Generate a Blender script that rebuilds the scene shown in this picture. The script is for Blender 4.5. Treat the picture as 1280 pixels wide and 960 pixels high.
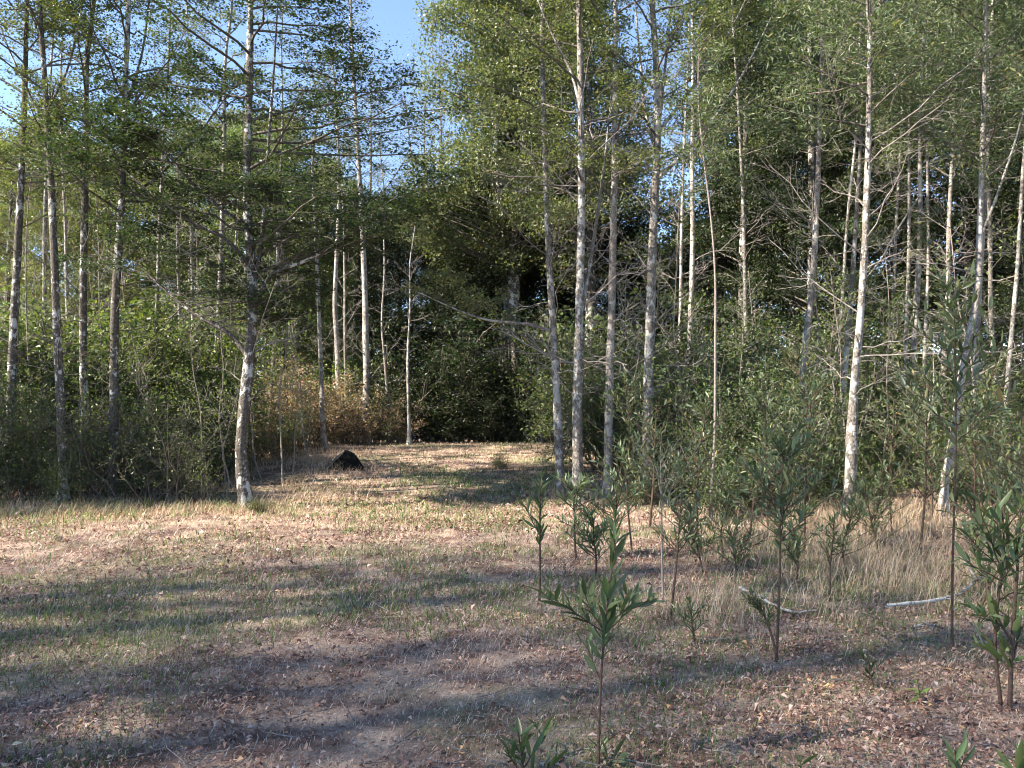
import bpy, math
import numpy as np
from mathutils import Matrix, Vector

# ------------------------------------------------------------------ camera, world, sun, exposure
S = bpy.context.scene
for o in list(bpy.data.objects):
    bpy.data.objects.remove(o)
COL = S.collection
W0, H0, FPX, EYE = 1280.0, 960.0, 967.0, 1.6
PITCH = math.atan((505 - 480) / FPX)
cam_d = bpy.data.cameras.new("camera"); cam = bpy.data.objects.new("camera", cam_d); COL.objects.link(cam)
cam.location = (0, 0, EYE); cam.rotation_euler = (math.pi / 2 + PITCH, 0, 0)
cam_d.sensor_width = 36.0; cam_d.lens = FPX / W0 * 36.0
cam_d.clip_start = 0.05; cam_d.clip_end = 2000
S.camera = cam

SUN_EL, SUN_AZ = math.radians(40), math.radians(252)      # azimuth clockwise from +Y (view direction)
TO_SUN = Vector((math.cos(SUN_EL) * math.sin(SUN_AZ), math.cos(SUN_EL) * math.cos(SUN_AZ), math.sin(SUN_EL)))
world = bpy.data.worlds.new("World"); S.world = world; world.use_nodes = True
nt = world.node_tree
sky = nt.nodes.new("ShaderNodeTexSky"); sky.sky_type = 'NISHITA'; sky.sun_disc = False
sky.sun_elevation = SUN_EL; sky.sun_rotation = SUN_AZ
sky.air_density = 0.7; sky.dust_density = 0.0; sky.ozone_density = 4.0
bg = nt.nodes["Background"]; bg.inputs[1].default_value = 0.115
nt.links.new(sky.outputs[0], bg.inputs[0])
sun_d = bpy.data.lights.new("sun", 'SUN'); sun_d.energy = 4.9; sun_d.angle = math.radians(0.53)
sun_d.color = (1.0, 0.96, 0.91)
sun = bpy.data.objects.new("sun", sun_d); COL.objects.link(sun)
sun.rotation_euler = TO_SUN.to_track_quat('Z', 'Y').to_euler(); sun.location = (-40, 0, 40)
S.view_settings.view_transform = 'Standard'; S.view_settings.look = 'None'
S.view_settings.exposure = 2.15; S.view_settings.gamma = 1.0
S.view_settings.use_white_balance = True; S.view_settings.white_balance_temperature = 7500; S.view_settings.white_balance_tint = 10
S.render.engine = 'CYCLES'
S.cycles.max_bounces = 4; S.cycles.diffuse_bounces = 2; S.cycles.glossy_bounces = 1
S.cycles.transmission_bounces = 2; S.cycles.transparent_max_bounces = 4
S.cycles.use_denoising = True; S.cycles.filter_width = 1.05
S.cycles.caustics_reflective = False; S.cycles.caustics_refractive = False

# ------------------------------------------------------------------ helpers
RNG = np.random.default_rng(7)
_TAB = np.random.default_rng(99).random((256, 256))

def vnoise(x, y, sc=1.0, off=0.0):
    x = np.asarray(x, float) / sc + 37.3 + off; y = np.asarray(y, float) / sc + 91.7 + off * 1.7
    xi = np.floor(x).astype(int); yi = np.floor(y).astype(int)
    fx = x - xi; fy = y - yi
    fx = fx * fx * (3 - 2 * fx); fy = fy * fy * (3 - 2 * fy)
    a = _TAB[xi & 255, yi & 255]; b = _TAB[(xi + 1) & 255, yi & 255]
    c = _TAB[xi & 255, (yi + 1) & 255]; d = _TAB[(xi + 1) & 255, (yi + 1) & 255]
    return (a * (1 - fx) + b * fx) * (1 - fy) + (c * (1 - fx) + d * fx) * fy

def sstep(a, b, v):
    t = np.clip((np.asarray(v, float) - a) / (b - a), 0, 1)
    return t * t * (3 - 2 * t)

def gz(x, y):
    """ground height"""
    z = 0.50 * sstep(11, 22, y) - 0.45 * sstep(22.3, 27, y)
    z = z + 0.10 * (vnoise(x, y, 3.1) - .5) * sstep(2, 5, np.abs(y)) + 0.05 * (vnoise(x, y, 0.9, 5) - .5)
    return z

def ray(px, py):
    u = (px - W0 / 2) / FPX; v = (H0 / 2 - py) / FPX
    c, s = math.cos(PITCH), math.sin(PITCH)
    return np.array([u, c - v * s, s + v * c])

def P(px, py, D):
    r = ray(px, py)
    return np.array([0, 0, EYE]) + r * (D / r[1])

def DG(px, py):
    r = ray(px, py); t = 0.5
    while t < 80:
        p = np.array([0, 0, EYE]) + r * t
        if p[2] <= float(gz(p[0], p[1])):
            return p[1]
        t += 0.02
    return 40.0

def nrm(v):
    return v / np.maximum(np.linalg.norm(v, axis=-1, keepdims=True), 1e-9)

class Geo:
    def __init__(s):
        s.v = []; s.f = {3: [], 4: []}; s.n = 0; s.mi = {3: [], 4: []}
    def add(s, V, F, m=0):
        V = np.asarray(V, float).reshape(-1, 3); F = np.asarray(F, int)
        if len(V) == 0: return
        s.v.append(V); s.f[F.shape[1]].append(F + s.n); s.mi[F.shape[1]].append(np.full(len(F), m)); s.n += len(V)
    def mesh(s, name, mats, smooth=False, off=(0, 0, 0)):
        me = bpy.data.meshes.new(name)
        V = np.concatenate(s.v) - np.asarray(off, float)
        loops = []; starts = []; c = 0; mi = []
        for k in (3, 4):
            if s.f[k]:
                F = np.concatenate(s.f[k]); loops.append(F.ravel())
                starts.append(c + np.arange(len(F)) * k); c += F.size; mi.append(np.concatenate(s.mi[k]))
        loops = np.concatenate(loops); starts = np.concatenate(starts); mi = np.concatenate(mi)
        me.vertices.add(len(V)); me.vertices.foreach_set("co", V.astype(np.float32).ravel())
        me.loops.add(len(loops)); me.loops.foreach_set("vertex_index", loops.astype(np.int32))
        me.polygons.add(len(starts)); me.polygons.foreach_set("loop_start", starts.astype(np.int32))
        for m in (mats if isinstance(mats, (list, tuple)) else [mats]): me.materials.append(m)
        me.polygons.foreach_set("material_index", mi.astype(np.int32))
        me.polygons.foreach_set("use_smooth", np.full(len(starts), smooth))
        me.update(calc_edges=True)
        return me

def tubes(Pts, R, sides=5, cap=False):
    """Pts (n,k,3), R (n,k) -> V,F of n tapered tubes"""
    Pts = np.asarray(Pts, float); R = np.asarray(R, float)
    n, k, _ = Pts.shape
    T = nrm(np.gradient(Pts, axis=1))
    mt = nrm(Pts[:, -1] - Pts[:, 0])
    ref = np.where(np.abs(mt[:, 2:3]) > 0.75, np.array([[1., 0, 0]]), np.array([[0, 0, 1.]]))[:, None, :]
    A = nrm(np.cross(T, np.broadcast_to(ref, T.shape))); B = np.cross(T, A)
    th = np.arange(sides) / sides * 2 * math.pi
    ring = A[:, :, None, :] * np.cos(th)[None, None, :, None] + B[:, :, None, :] * np.sin(th)[None, None, :, None]
    V = Pts[:, :, None, :] + ring * R[:, :, None, None]
    idx = np.arange(n * k * sides).reshape(n, k, sides)
    a = idx[:, :-1, :]; b = np.roll(idx, -1, 2)[:, :-1, :]; c = np.roll(idx, -1, 2)[:, 1:, :]; d = idx[:, 1:, :]
    F = np.stack([a, b, c, d], -1).reshape(-1, 4)
    return V.reshape(-1, 3), F

def leaves4(pos, d, up, ln, wd, fold=0.15):
    """folded rhombus leaves"""
    d = nrm(d); s = nrm(np.cross(d, up)); n = np.cross(s, d)
    ln = np.broadcast_to(ln, (len(pos),))[:, None]; wd = np.broadcast_to(wd, (len(pos),))[:, None]
    m = pos + d * ln * 0.45 + n * wd * fold
    V = np.stack([pos, m + s * wd * .5, pos + d * ln - n * wd * fold, m - s * wd * .5], 1)
    F = np.arange(len(pos) * 4).reshape(-1, 4)
    return V.reshape(-1, 3), F

def rand_dir(rng, n):
    return nrm(rng.normal(size=(n, 3)))

def catmull(pts, n):
    pts = np.asarray(pts, float)
    seg = np.linalg.norm(np.diff(pts, axis=0), axis=1); t = np.concatenate([[0], np.cumsum(seg)])
    m = np.gradient(pts, t, axis=0)
    u = np.linspace(0, t[-1], n); i = np.clip(np.searchsorted(t, u, 'right') - 1, 0, len(pts) - 2)
    h = (t[i + 1] - t[i])[:, None]; s = ((u - t[i]) / (t[i + 1] - t[i]))[:, None]
    return ((2*s**3 - 3*s**2 + 1) * pts[i] + (s**3 - 2*s**2 + s) * h * m[i] + (-2*s**3 + 3*s**2) * pts[i+1] + (s**3 - s**2) * h * m[i+1])

def obj(name, mesh, parent=None, loc=None, color=None, kind=None):
    o = bpy.data.objects.new(name, mesh); COL.objects.link(o)
    if parent is not None: o.parent = parent
    if loc is not None: o.location = [float(c) for c in loc]
    if color is not None: o.color = (*color, 1)
    if kind: o["kind"] = kind
    return o

def tag(o, label, cat, group=None, kind=None):
    o["label"] = label; o["category"] = cat
    if group: o["group"] = group
    if kind: o["kind"] = kind
    return o

def thing(name, loc, label, cat, group=None, rz=0, sc=1.0):
    o = bpy.data.objects.new(name, None); COL.objects.link(o)
    o.empty_display_size = 0.2
    o.location = [float(c) for c in loc]; o.rotation_euler = (0, 0, float(rz)); o.scale = (float(sc),) * 3 if np.isscalar(sc) else sc
    return tag(o, label, cat, group)

# ------------------------------------------------------------------ materials
def new_mat(name):
    m = bpy.data.materials.new(name); m.use_nodes = True
    t = m.node_tree; t.nodes.clear()
    out = t.nodes.new("ShaderNodeOutputMaterial")
    return m, t, out

def N(t, typ, **kw):
    n = t.nodes.new(typ)
    for k, v in kw.items(): setattr(n, k, v)
    return n

def ramp(t, fac, stops, interp='LINEAR'):
    r = N(t, "ShaderNodeValToRGB"); r.color_ramp.interpolation = interp
    e = r.color_ramp.elements
    e[0].position = stops[0][0]; e[0].color = (*stops[0][1], 1)
    e[1].position = stops[-1][0]; e[1].color = (*stops[-1][1], 1)
    for p, c in stops[1:-1]:
        x = e.new(p); x.color = (*c, 1)
    t.links.new(fac, r.inputs[0]); return r.outputs[0]

def mixc(t, fac, a, b, mode='MIX'):
    m = N(t, "ShaderNodeMix", data_type='RGBA', blend_type=mode)
    for sock, v in ((m.inputs[0], fac), (m.inputs[6], a), (m.inputs[7], b)):
        if hasattr(v, "links"): t.links.new(v, sock)
        elif isinstance(v, (int, float)): sock.default_value = v
        else: sock.default_value = (*v, 1)
    return m.outputs[2]

def leaf_mat(name, base=None, stops=None, trans=0.35, rough=0.45, spec=0.35, tint=(1.2, 1.35, 0.6)):
    """leaf colour = object colour (or base) x per-leaf variation; diffuse/gloss + translucency"""
    m, t, out = new_mat(name)
    g = N(t, "ShaderNodeNewGeometry")
    if stops: c = ramp(t, g.outputs["Random Per Island"], stops)
    else:
        oi = N(t, "ShaderNodeObjectInfo")
        v = ramp(t, g.outputs["Random Per Island"], [(0, (0.55, 0.6, 0.6)), (0.4, (0.9, 0.95, 0.9)), (0.85, (1.2, 1.12, 1.0)), (0.97, (1.6, 1.3, 1.0)), (1, (2.2, 1.2, 0.8))])
        c = mixc(t, 1.0, oi.outputs["Color"], v, 'MULTIPLY')
    b = N(t, "ShaderNodeBsdfPrincipled"); t.links.new(c, b.inputs["Base Color"])
    b.inputs["Roughness"].default_value = rough; b.inputs["Specular IOR Level"].default_value = spec
    tr = N(t, "ShaderNodeBsdfTranslucent")
    t.links.new(mixc(t, 1.0, c, tint, 'MULTIPLY'), tr.inputs[0])
    mx = N(t, "ShaderNodeMixShader"); mx.inputs[0].default_value = trans
    t.links.new(b.outputs[0], mx.inputs[1]); t.links.new(tr.outputs[0], mx.inputs[2]); t.links.new(mx.outputs[0], out.inputs[0])
    return m

def bark_mat(name, dark, mid, lichen, amount, scale=9.0):
    m, t, out = new_mat(name)
    tc = N(t, "ShaderNodeTexCoord")
    oi = N(t, "ShaderNodeObjectInfo")
    ofs = N(t, "ShaderNodeVectorMath", operation='ADD')
    rv = N(t, "ShaderNodeVectorMath", operation='SCALE'); rv.inputs[0].default_value = (13, 7, 29)
    t.links.new(oi.outputs["Random"], rv.inputs["Scale"])
    t.links.new(tc.outputs["Object"], ofs.inputs[0]); t.links.new(rv.outputs[0], ofs.inputs[1])
    mp = N(t, "ShaderNodeMapping"); mp.inputs["Scale"].default_value = (1, 1, 0.75)
    t.links.new(ofs.outputs[0], mp.inputs[0])
    n1 = N(t, "ShaderNodeTexNoise"); n1.inputs["Scale"].default_value = scale; n1.inputs["Detail"].default_value = 5; n1.inputs["Roughness"].default_value = 0.7
    n2 = N(t, "ShaderNodeTexNoise"); n2.inputs["Scale"].default_value = scale * 5; n2.inputs["Detail"].default_value = 3
    n3 = N(t, "ShaderNodeTexNoise"); n3.inputs["Scale"].default_value = 1.3; n3.inputs["Detail"].default_value = 2
    for n in (n1, n2, n3): t.links.new(mp.outputs[0], n.inputs[0])
    base = ramp(t, n2.outputs["Fac"], [(0.3, dark), (0.62, mid)])
    ad = N(t, "ShaderNodeMath", operation='MULTIPLY_ADD'); ad.inputs[1].default_value = 0.45
    t.links.new(n3.outputs["Fac"], ad.inputs[0]); t.links.new(n1.outputs["Fac"], ad.inputs[2])
    lf = ramp(t, ad.outputs[0], [(0.83 - amount * .22, (0, 0, 0)), (0.87 - amount * .22, (1, 1, 1))])
    lc = mixc(t, n2.outputs["Fac"], lichen, [c * 0.72 for c in lichen])
    col = mixc(t, lf, base, lc)
    b = N(t, "ShaderNodeBsdfPrincipled"); b.inputs["Roughness"].default_value = 0.9; b.inputs["Specular IOR Level"].default_value = 0.115
    t.links.new(col, b.inputs["Base Color"])
    bp = N(t, "ShaderNodeBump"); bp.inputs["Strength"].default_value = 0.7; bp.inputs["Distance"].default_value = 0.02
    t.links.new(n2.outputs["Fac"], bp.inputs["Height"]); t.links.new(bp.outputs[0], b.inputs["Normal"])
    t.links.new(b.outputs[0], out.inputs[0])
    return m

def plain_mat(name, stops, scale=20, rough=0.9, detail=4, bump=0.5):
    m, t, out = new_mat(name)
    tc = N(t, "ShaderNodeTexCoord"); n = N(t, "ShaderNodeTexNoise")
    n.inputs["Scale"].default_value = scale; n.inputs["Detail"].default_value = detail; n.inputs["Roughness"].default_value = .65
    t.links.new(tc.outputs["Object"], n.inputs[0])
    b = N(t, "ShaderNodeBsdfPrincipled"); b.inputs["Roughness"].default_value = rough; b.inputs["Specular IOR Level"].default_value = 0.2
    t.links.new(ramp(t, n.outputs["Fac"], stops), b.inputs["Base Color"])
    bp = N(t, "ShaderNodeBump"); bp.inputs["Strength"].default_value = bump; bp.inputs["Distance"].default_value = 0.02
    t.links.new(n.outputs["Fac"], bp.inputs["Height"]); t.links.new(bp.outputs[0], b.inputs["Normal"])
    t.links.new(b.outputs[0], out.inputs[0])
    return m

M = {}
M['leaf'] = leaf_mat('leaf')
M['leaf_big'] = leaf_mat('sapling_leaf', trans=0.28, rough=0.38, spec=0.45)
M['bark_dark'] = bark_mat('bark_dark', (0.035, 0.030, 0.026), (0.13, 0.115, 0.10), (0.50, 0.50, 0.48), 0.22)
M['bark_grey'] = bark_mat('bark_grey', (0.06, 0.052, 0.046), (0.20, 0.18, 0.16), (0.42, 0.41, 0.39), 0.40)
M['bark_pale'] = bark_mat('bark_pale', (0.09, 0.078, 0.07), (0.27, 0.24, 0.22), (0.42, 0.40, 0.375), 0.52)
M['twig'] = plain_mat('twig', [(0.3, (0.05, 0.042, 0.036)), (0.7, (0.17, 0.15, 0.13))], 14)
M['twig_grey'] = plain_mat('twig_grey', [(0.3, (0.11, 0.095, 0.088)), (0.7, (0.34, 0.305, 0.285))], 14)
M['stem'] = plain_mat('stem', [(0.3, (0.045, 0.030, 0.024)), (0.7, (0.13, 0.085, 0.065))], 40)
M['stem_grey'] = plain_mat('stem_grey', [(0.3, (0.13, 0.11, 0.10)), (0.7, (0.32, 0.27, 0.24))], 40)
M['dry_leaf'] = leaf_mat('dry_leaf', stops=[(0, (0.09, 0.045, 0.035)), (0.35, (0.21, 0.115, 0.09)), (0.65, (0.32, 0.205, 0.165)), (0.85, (0.44, 0.33, 0.285)), (0.97, (0.46, 0.27, 0.13)), (1, (0.62, 0.55, 0.48))], trans=0.12, rough=0.7, spec=0.2, tint=(1.2, 1.0, .8))
M['green_grass'] = leaf_mat('green_grass', stops=[(0, (0.065, 0.10, 0.04)), (0.5, (0.125, 0.18, 0.068)), (0.85, (0.19, 0.25, 0.10)), (1, (0.32, 0.32, 0.18))], trans=0.3, rough=0.5, spec=0.25)
M['dry_grass'] = leaf_mat('dry_grass', stops=[(0, (0.27, 0.20, 0.165)), (0.4, (0.44, 0.345, 0.29)), (0.8, (0.59, 0.49, 0.42)), (1, (0.70, 0.63, 0.56))], trans=0.2, rough=0.6, spec=0.2, tint=(1.1, 1.0, .8))
M['tan_grass'] = leaf_mat('tan_grass', stops=[(0, (0.29, 0.205, 0.14)), (0.4, (0.46, 0.345, 0.25)), (0.8, (0.58, 0.46, 0.345)), (1, (0.68, 0.58, 0.47))], trans=0.2, rough=0.6, spec=0.2, tint=(1.1, 1.0, .8))

def ground_material():
    m, t, out = new_mat('ground')
    tc = N(t, "ShaderNodeTexCoord")
    def noise(sc, det=4, ro=.6):
        n = N(t, "ShaderNodeTexNoise"); n.inputs["Scale"].default_value = sc; n.inputs["Detail"].default_value = det; n.inputs["Roughness"].default_value = ro
        t.links.new(tc.outputs["Object"], n.inputs[0]); return n.outputs["Fac"]
    big, mid, fine, vf = noise(0.45), noise(2.2), noise(14, 6, .7), noise(60, 3, .7)
    soil = ramp(t, fine, [(0.3, (0.06, 0.036, 0.029)), (0.55, (0.17, 0.11, 0.09)), (0.75, (0.32, 0.235, 0.20))])
    straw = ramp(t, vf, [(0.3, (0.22, 0.16, 0.125)), (0.7, (0.48, 0.37, 0.29))])
    green = ramp(t, vf, [(0.3, (0.08, 0.085, 0.045)), (0.7, (0.20, 0.21, 0.11))])
    c = mixc(t, ramp(t, mid, [(0.42, (0, 0, 0)), (0.6, (1, 1, 1))]), soil, straw)
    c = mixc(t, ramp(t, big, [(0.5, (0, 0, 0)), (0.62, (.75, .75, .75))]), c, green)
    b = N(t, "ShaderNodeBsdfPrincipled"); b.inputs["Roughness"].default_value = 0.95; b.inputs["Specular IOR Level"].default_value = 0.1
    t.links.new(c, b.inputs["Base Color"])
    bp = N(t, "ShaderNodeBump"); bp.inputs["Strength"].default_value = 0.8; bp.inputs["Distance"].default_value = 0.03
    t.links.new(fine, bp.inputs["Height"]); t.links.new(bp.outputs[0], b.inputs["Normal"])
    t.links.new(b.outputs[0], out.inputs[0])
    return m
M['ground'] = ground_material()

# ------------------------------------------------------------------ ground sheet
def build_ground():
    xs = np.concatenate([[-600, -300, -150, -80, -50], np.linspace(-32, 32, 214), [50, 80, 150, 300, 600]])
    ys = np.concatenate([[-300, -120, -60, -30, -14], np.linspace(-6, 46, 174), [60, 90, 150, 300, 700]])
    X, Y = np.meshgrid(xs, ys); Z = gz(X, Y)
    V = np.stack([X, Y, Z], -1).reshape(-1, 3); w = len(xs)
    i = (np.arange(len(ys) - 1)[:, None] * w + np.arange(w - 1)[None]).ravel()
    g = Geo(); g.add(V, np.stack([i, i + 1, i + w + 1, i + w], 1))
    o = obj('ground', g.mesh('ground', M['ground'], True), kind='structure')
    o["label"] = "forest clearing floor of short grass, straw and leaf litter"
build_ground()

# ------------------------------------------------------------------ tree building
def trunk_geo(path, rad, rng, sides=12, knobs=None):
    """one bark tube with lumps and root flare"""
    k = len(path)
    V, F = tubes(path[None], rad[None], sides)
    V = V.reshape(k, sides, 3); c = path[:, None, :]
    a = np.arange(sides) / sides
    zz = np.arange(k)
    lump = 1 + 0.16 * (vnoise(a[None, :] * 6 + rng.random() * 50, zz[:, None] * 0.9, 1.0, rng.random() * 30) - .5) + 0.14 * (vnoise(zz * 1.7, zz * 0 + rng.random() * 40, 1.0) - .5)[:, None]
    if knobs:
        for (i0, amp) in knobs:
            prof = np.exp(-((zz - i0) / 1.1) ** 2)[:, None]
            lump = lump + amp * prof * (0.5 + vnoise(a[None, :] * 4, zz[:, None] * .7, 1, i0))
    V = c + (V - c) * lump[:, :, None]
    return V.reshape(-1, 3), F

def interp_path(path, t):
    """path (k,3), t in 0..1 -> points, tangents"""
    k = len(path); f = np.clip(t, 0, 1) * (k - 1); i = np.minimum(f.astype(int), k - 2); s = (f - i)[:, None]
    return path[i] * (1 - s) + path[i + 1] * s, nrm(path[i + 1] - path[i])

def grow_branches(rng, base, d0, L, k=6, bend=(0, 0, 0), wig=0.05):
    n = len(base); s = np.linspace(0, 1, k)[None, :, None]
    Pn = base[:, None, :] + d0[:, None, :] * L[:, None, None] * s + np.asarray(bend)[None, None, :] * L[:, None, None] * s ** 2
    w = np.cumsum(rng.normal(size=(n, k, 3)) * wig, axis=1) * L[:, None, None] / math.sqrt(k)
    w -= w[:, :1]
    return Pn + w

def sub_branches(rng, PB, L, m, s0=0.2, ang=(35, 70), lf=0.45, k=4, flat=0.3, bend=(0, 0, 0), wig=.05):
    """m twigs on each branch"""
    n, kb, _ = PB.shape
    s = s0 + (1 - s0) * (np.arange(m)[None] + rng.random((n, m))) / m
    f = s * (kb - 1); i = np.minimum(f.astype(int), kb - 2); fr = (f - i)[..., None]
    bi = np.arange(n)[:, None]
    base = PB[bi, i] * (1 - fr) + PB[bi, i + 1] * fr
    T = nrm(PB[bi, i + 1] - PB[bi, i])
    side = nrm(np.cross(T, np.array([0, 0, 1.0]) + rng.normal(size=T.shape) * flat))
    sg = np.where((np.arange(m)[None] + rng.integers(0, 2, (n, 1))) % 2 == 0, 1., -1.)[..., None]
    a = np.radians(rng.uniform(*ang, (n, m)))[..., None]
    d = T * np.cos(a) + side * sg * np.sin(a)
    LL = L[:, None] * lf * (1.15 - 0.75 * s) * rng.uniform(.6, 1.25, (n, m))
    return grow_branches(rng, base.reshape(-1, 3), nrm(d.reshape(-1, 3)), LL.ravel(), k, bend, wig), LL.ravel()

def spray_leaves(rng, TW, per, size, aspect, flat, spread, dens=1.0):
    """leaves on twigs; flat=1 horizontal layers, 0 random"""
    n, k, _ = TW.shape
    t = rng.random((n, per)) ** 0.8; f = t * (k - 1); i = np.minimum(f.astype(int), k - 2); fr = (f - i)[..., None]
    bi = np.arange(n)[:, None]
    p = (TW[bi, i] * (1 - fr) + TW[bi, i + 1] * fr).reshape(-1, 3)
    T = nrm(TW[bi, i + 1] - TW[bi, i]).reshape(-1, 3)
    N_ = len(p)
    r = rng.normal(size=(N_, 3)) * spread; r[:, 2] *= (1 - 0.75 * flat)
    p = p + r
    d = nrm(T * 0.6 + rng.normal(size=(N_, 3)) * np.array([1, 1, 1 - .7 * flat]))
    up = nrm(np.array([0, 0, 1.0]) * flat * 1.2 + rng.normal(size=(N_, 3)) * (1.05 - 0.6 * flat))
    ln = size * rng.uniform(0.65, 1.3, N_)
    if dens < 1:
        keep = rng.random(N_) < dens; p, d, up, ln = p[keep], d[keep], up[keep], ln[keep]
    return leaves4(p, d, up, ln, ln * aspect)

def slender_tree(name, label, pix, D, wpx, H, hb, seed, bark='bark_grey', leafcol=(0.07, 0.10, 0.035), nb=26, Lmax=2.2,
                 leaf=0.05, aspect=0.6, per=10, tw=7, flat=0.8, spread=0.07, dead=14, limbs=(), knobs=None, elev=(15, 45),
                 bend=-0.12, group=None, dens=1.0, cat='tree', deadmat='twig', leafmat='leaf', top=0.35, bias=None):
    rng = np.random.default_rng(seed)
    pts = [P(px, py, D) for px, py in pix]
    b = pts[0]; g0 = float(gz(b[0], D))
    if b[2] > g0 + 0.02:                                  # carry the lowest seen point down to the ground
        nx = pts[0] + (pts[0] - pts[1]) * ((b[2] - g0) / max(pts[1][2] - b[2], .3)) * 0.6
        pts.insert(0, np.array([nx[0], D, g0]))
    pts[0][2] = g0
    base = pts[0].copy(); pts.insert(0, base - np.array([0, 0, 0.15]))
    last = pts[-1]
    if last[2] < H:                                       # and on up beyond the picture
        dr = nrm(pts[-1] - pts[-2]); dr = nrm(dr * .5 + np.array([0, 0, 1.0]))
        st = max(2, int((H - last[2]) / 1.5)); q = last
        for j in range(st):
            q = q + dr * (H - last[2]) / st + np.array([rng.normal() * .07, rng.normal() * .07, 0]); pts.append(q)
    pts = np.array(pts); pts[1:, 1] += np.cumsum(rng.normal(size=len(pts) - 1) * 0.04)
    hh = max(p[2] for p in pts)
    path = catmull(pts, 34)
    r0 = wpx / FPX * D / 2
    f = np.clip((path[:, 2] - g0) / (hh - g0), 0, 1)
    rad = r0 * (0.95 - 0.72 * f ** 0.9) * (1 + 0.5 * np.exp(-np.maximum(path[:, 2] - g0, 0) / 0.2)); rad = np.maximum(rad, 0.006)
    root = thing(name, base, label, cat, group)
    g = Geo(); g.add(*trunk_geo(path, rad, rng, 12, knobs))
    obj('trunk', g.mesh('trunk', M[bark], True, base), root)
    carriers = [(path, rad, f)]
    for lp in limbs:                                      # visible forks, each its own limb
        q = np.array([P(px, py, D) for px, py in lp])
        i0 = int(np.argmin(np.linalg.norm(path - q[0], axis=1))); q[:, 1] += path[i0, 1] - D
        q[1:, 1] += np.cumsum(rng.normal(size=len(q) - 1) * .1)
        q[0] = path[i0]
        dr = nrm(q[-1] - q[-2])
        ext = 0.8 + 1.2 * rng.random(); q = np.vstack([q, q[-1] + (dr + [0, 0, .3]) * ext])
        lpth = catmull(q, 14); lr = np.linspace(rad[i0] * 0.5, 0.006, 14)
        g = Geo(); g.add(*tubes(lpth[None], lr[None], 8)); obj('limb', g.mesh('limb', M[bark], True, base), root)
        carriers.append((lpth, lr, np.clip((lpth[:, 2] - g0) / (hh - g0), 0, 1)))
    gb = Geo(); gl = Geo()
    for ci, (cp, cr, cf) in enumerate(carriers):
        n = nb if ci == 0 else max(5, nb // 4)
        zz = cp[:, 2] - g0
        lo = np.searchsorted(zz, hb) / len(zz) if ci == 0 else 0.25
        t = lo + (0.985 - lo) * (np.arange(n) + rng.random(n)) / n
        pb, tg = interp_path(cp, t)
        az = np.arange(n) * 2.4 + rng.normal(size=n) * .5 + seed
        if bias is not None: az = np.where(rng.random(n) < 0.45, math.radians(bias) + rng.normal(size=n) * .5, az)
        el = np.radians(rng.uniform(*elev, n))
        d0 = np.stack([np.cos(az) * np.cos(el), np.sin(az) * np.cos(el), np.sin(el)], 1)
        prof = (top + (1 - top) * (1 - (t - lo) / (1 - lo)) ** 0.7) * np.where((t - lo) < .12, .75, 1.0)
        L = Lmax * prof * rng.uniform(.65, 1.15, n) * (1 if ci == 0 else .7)
        PB = grow_branches(rng, pb, nrm(d0), L, 7, (0, 0, bend), .05)
        rb = np.minimum(np.interp(t, np.linspace(0, 1, len(cr)), cr) * .45, 0.012 + L * .007)
        gb.add(*tubes(PB, rb[:, None] * np.linspace(1, .25, 7)[None], 5))
        TW, LT = sub_branches(rng, PB, L, tw, .18, (30, 65), .5, 4, .3 + (1 - flat) * .9, (0, 0, .02), .05)
        gb.add(*tubes(TW, np.full((len(TW), 1), .0045) * np.linspace(1, .5, 4)[None], 3))
        T2, L2 = sub_branches(rng, TW, LT, 4, .25, (30, 65), .55, 3, .3 + (1 - flat) * .9)
        gb.add(*tubes(T2, np.full((len(T2), 1), .003) * np.linspace(1, .6, 3)[None], 3))
        gl.add(*spray_leaves(rng, T2, per, leaf, aspect, flat, spread, dens))
        gl.add(*spray_leaves(rng, TW, per, leaf, aspect, flat, spread, dens))
    o = obj('branches', gb.mesh('branches', M['twig'], True, base), root, kind='stuff')
    obj('crown', gl.mesh('crown', M[leafmat], False, base), root, color=leafcol, kind='stuff')
    if dead:
        zz = path[:, 2] - g0; lo = np.searchsorted(zz, min(1.6, hb * .5)) / len(zz); hi = min(.9, np.searchsorted(zz, hb + 1.5) / len(zz))
        t = rng.uniform(lo, hi, dead); pb, tg = interp_path(path, t)
        az = rng.uniform(0, 6.28, dead); el = np.radians(rng.uniform(-5, 50, dead))
        d0 = np.stack([np.cos(az) * np.cos(el), np.sin(az) * np.cos(el), np.sin(el)], 1)
        L = rng.uniform(.4, 1.0, dead) * min(Lmax, 2.0) * .8
        PB = grow_branches(rng, pb, d0, L, 6, (0, 0, .1), .09)
        gd = Geo(); gd.add(*tubes(PB, (0.005 + L * .0045)[:, None] * np.linspace(1, .35, 6)[None], 4))
        TW, LT = sub_branches(rng, PB, L, 6, .2, (25, 60), .5, 4, .9, wig=.1)
        gd.add(*tubes(TW, np.full((len(TW), 1), .0038) * np.linspace(1, .5, 4)[None], 3))
        T2, L2 = sub_branches(rng, TW, LT, 3, .3, (25, 60), .5, 3, .9, wig=.1)
        gd.add(*tubes(T2, np.full((len(T2), 1), .0026) * np.linspace(1, .6, 3)[None], 3))
        obj('dead_branches', gd.mesh('dead_branches', M[deadmat], True, base), root, kind='stuff')
    return root

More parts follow.
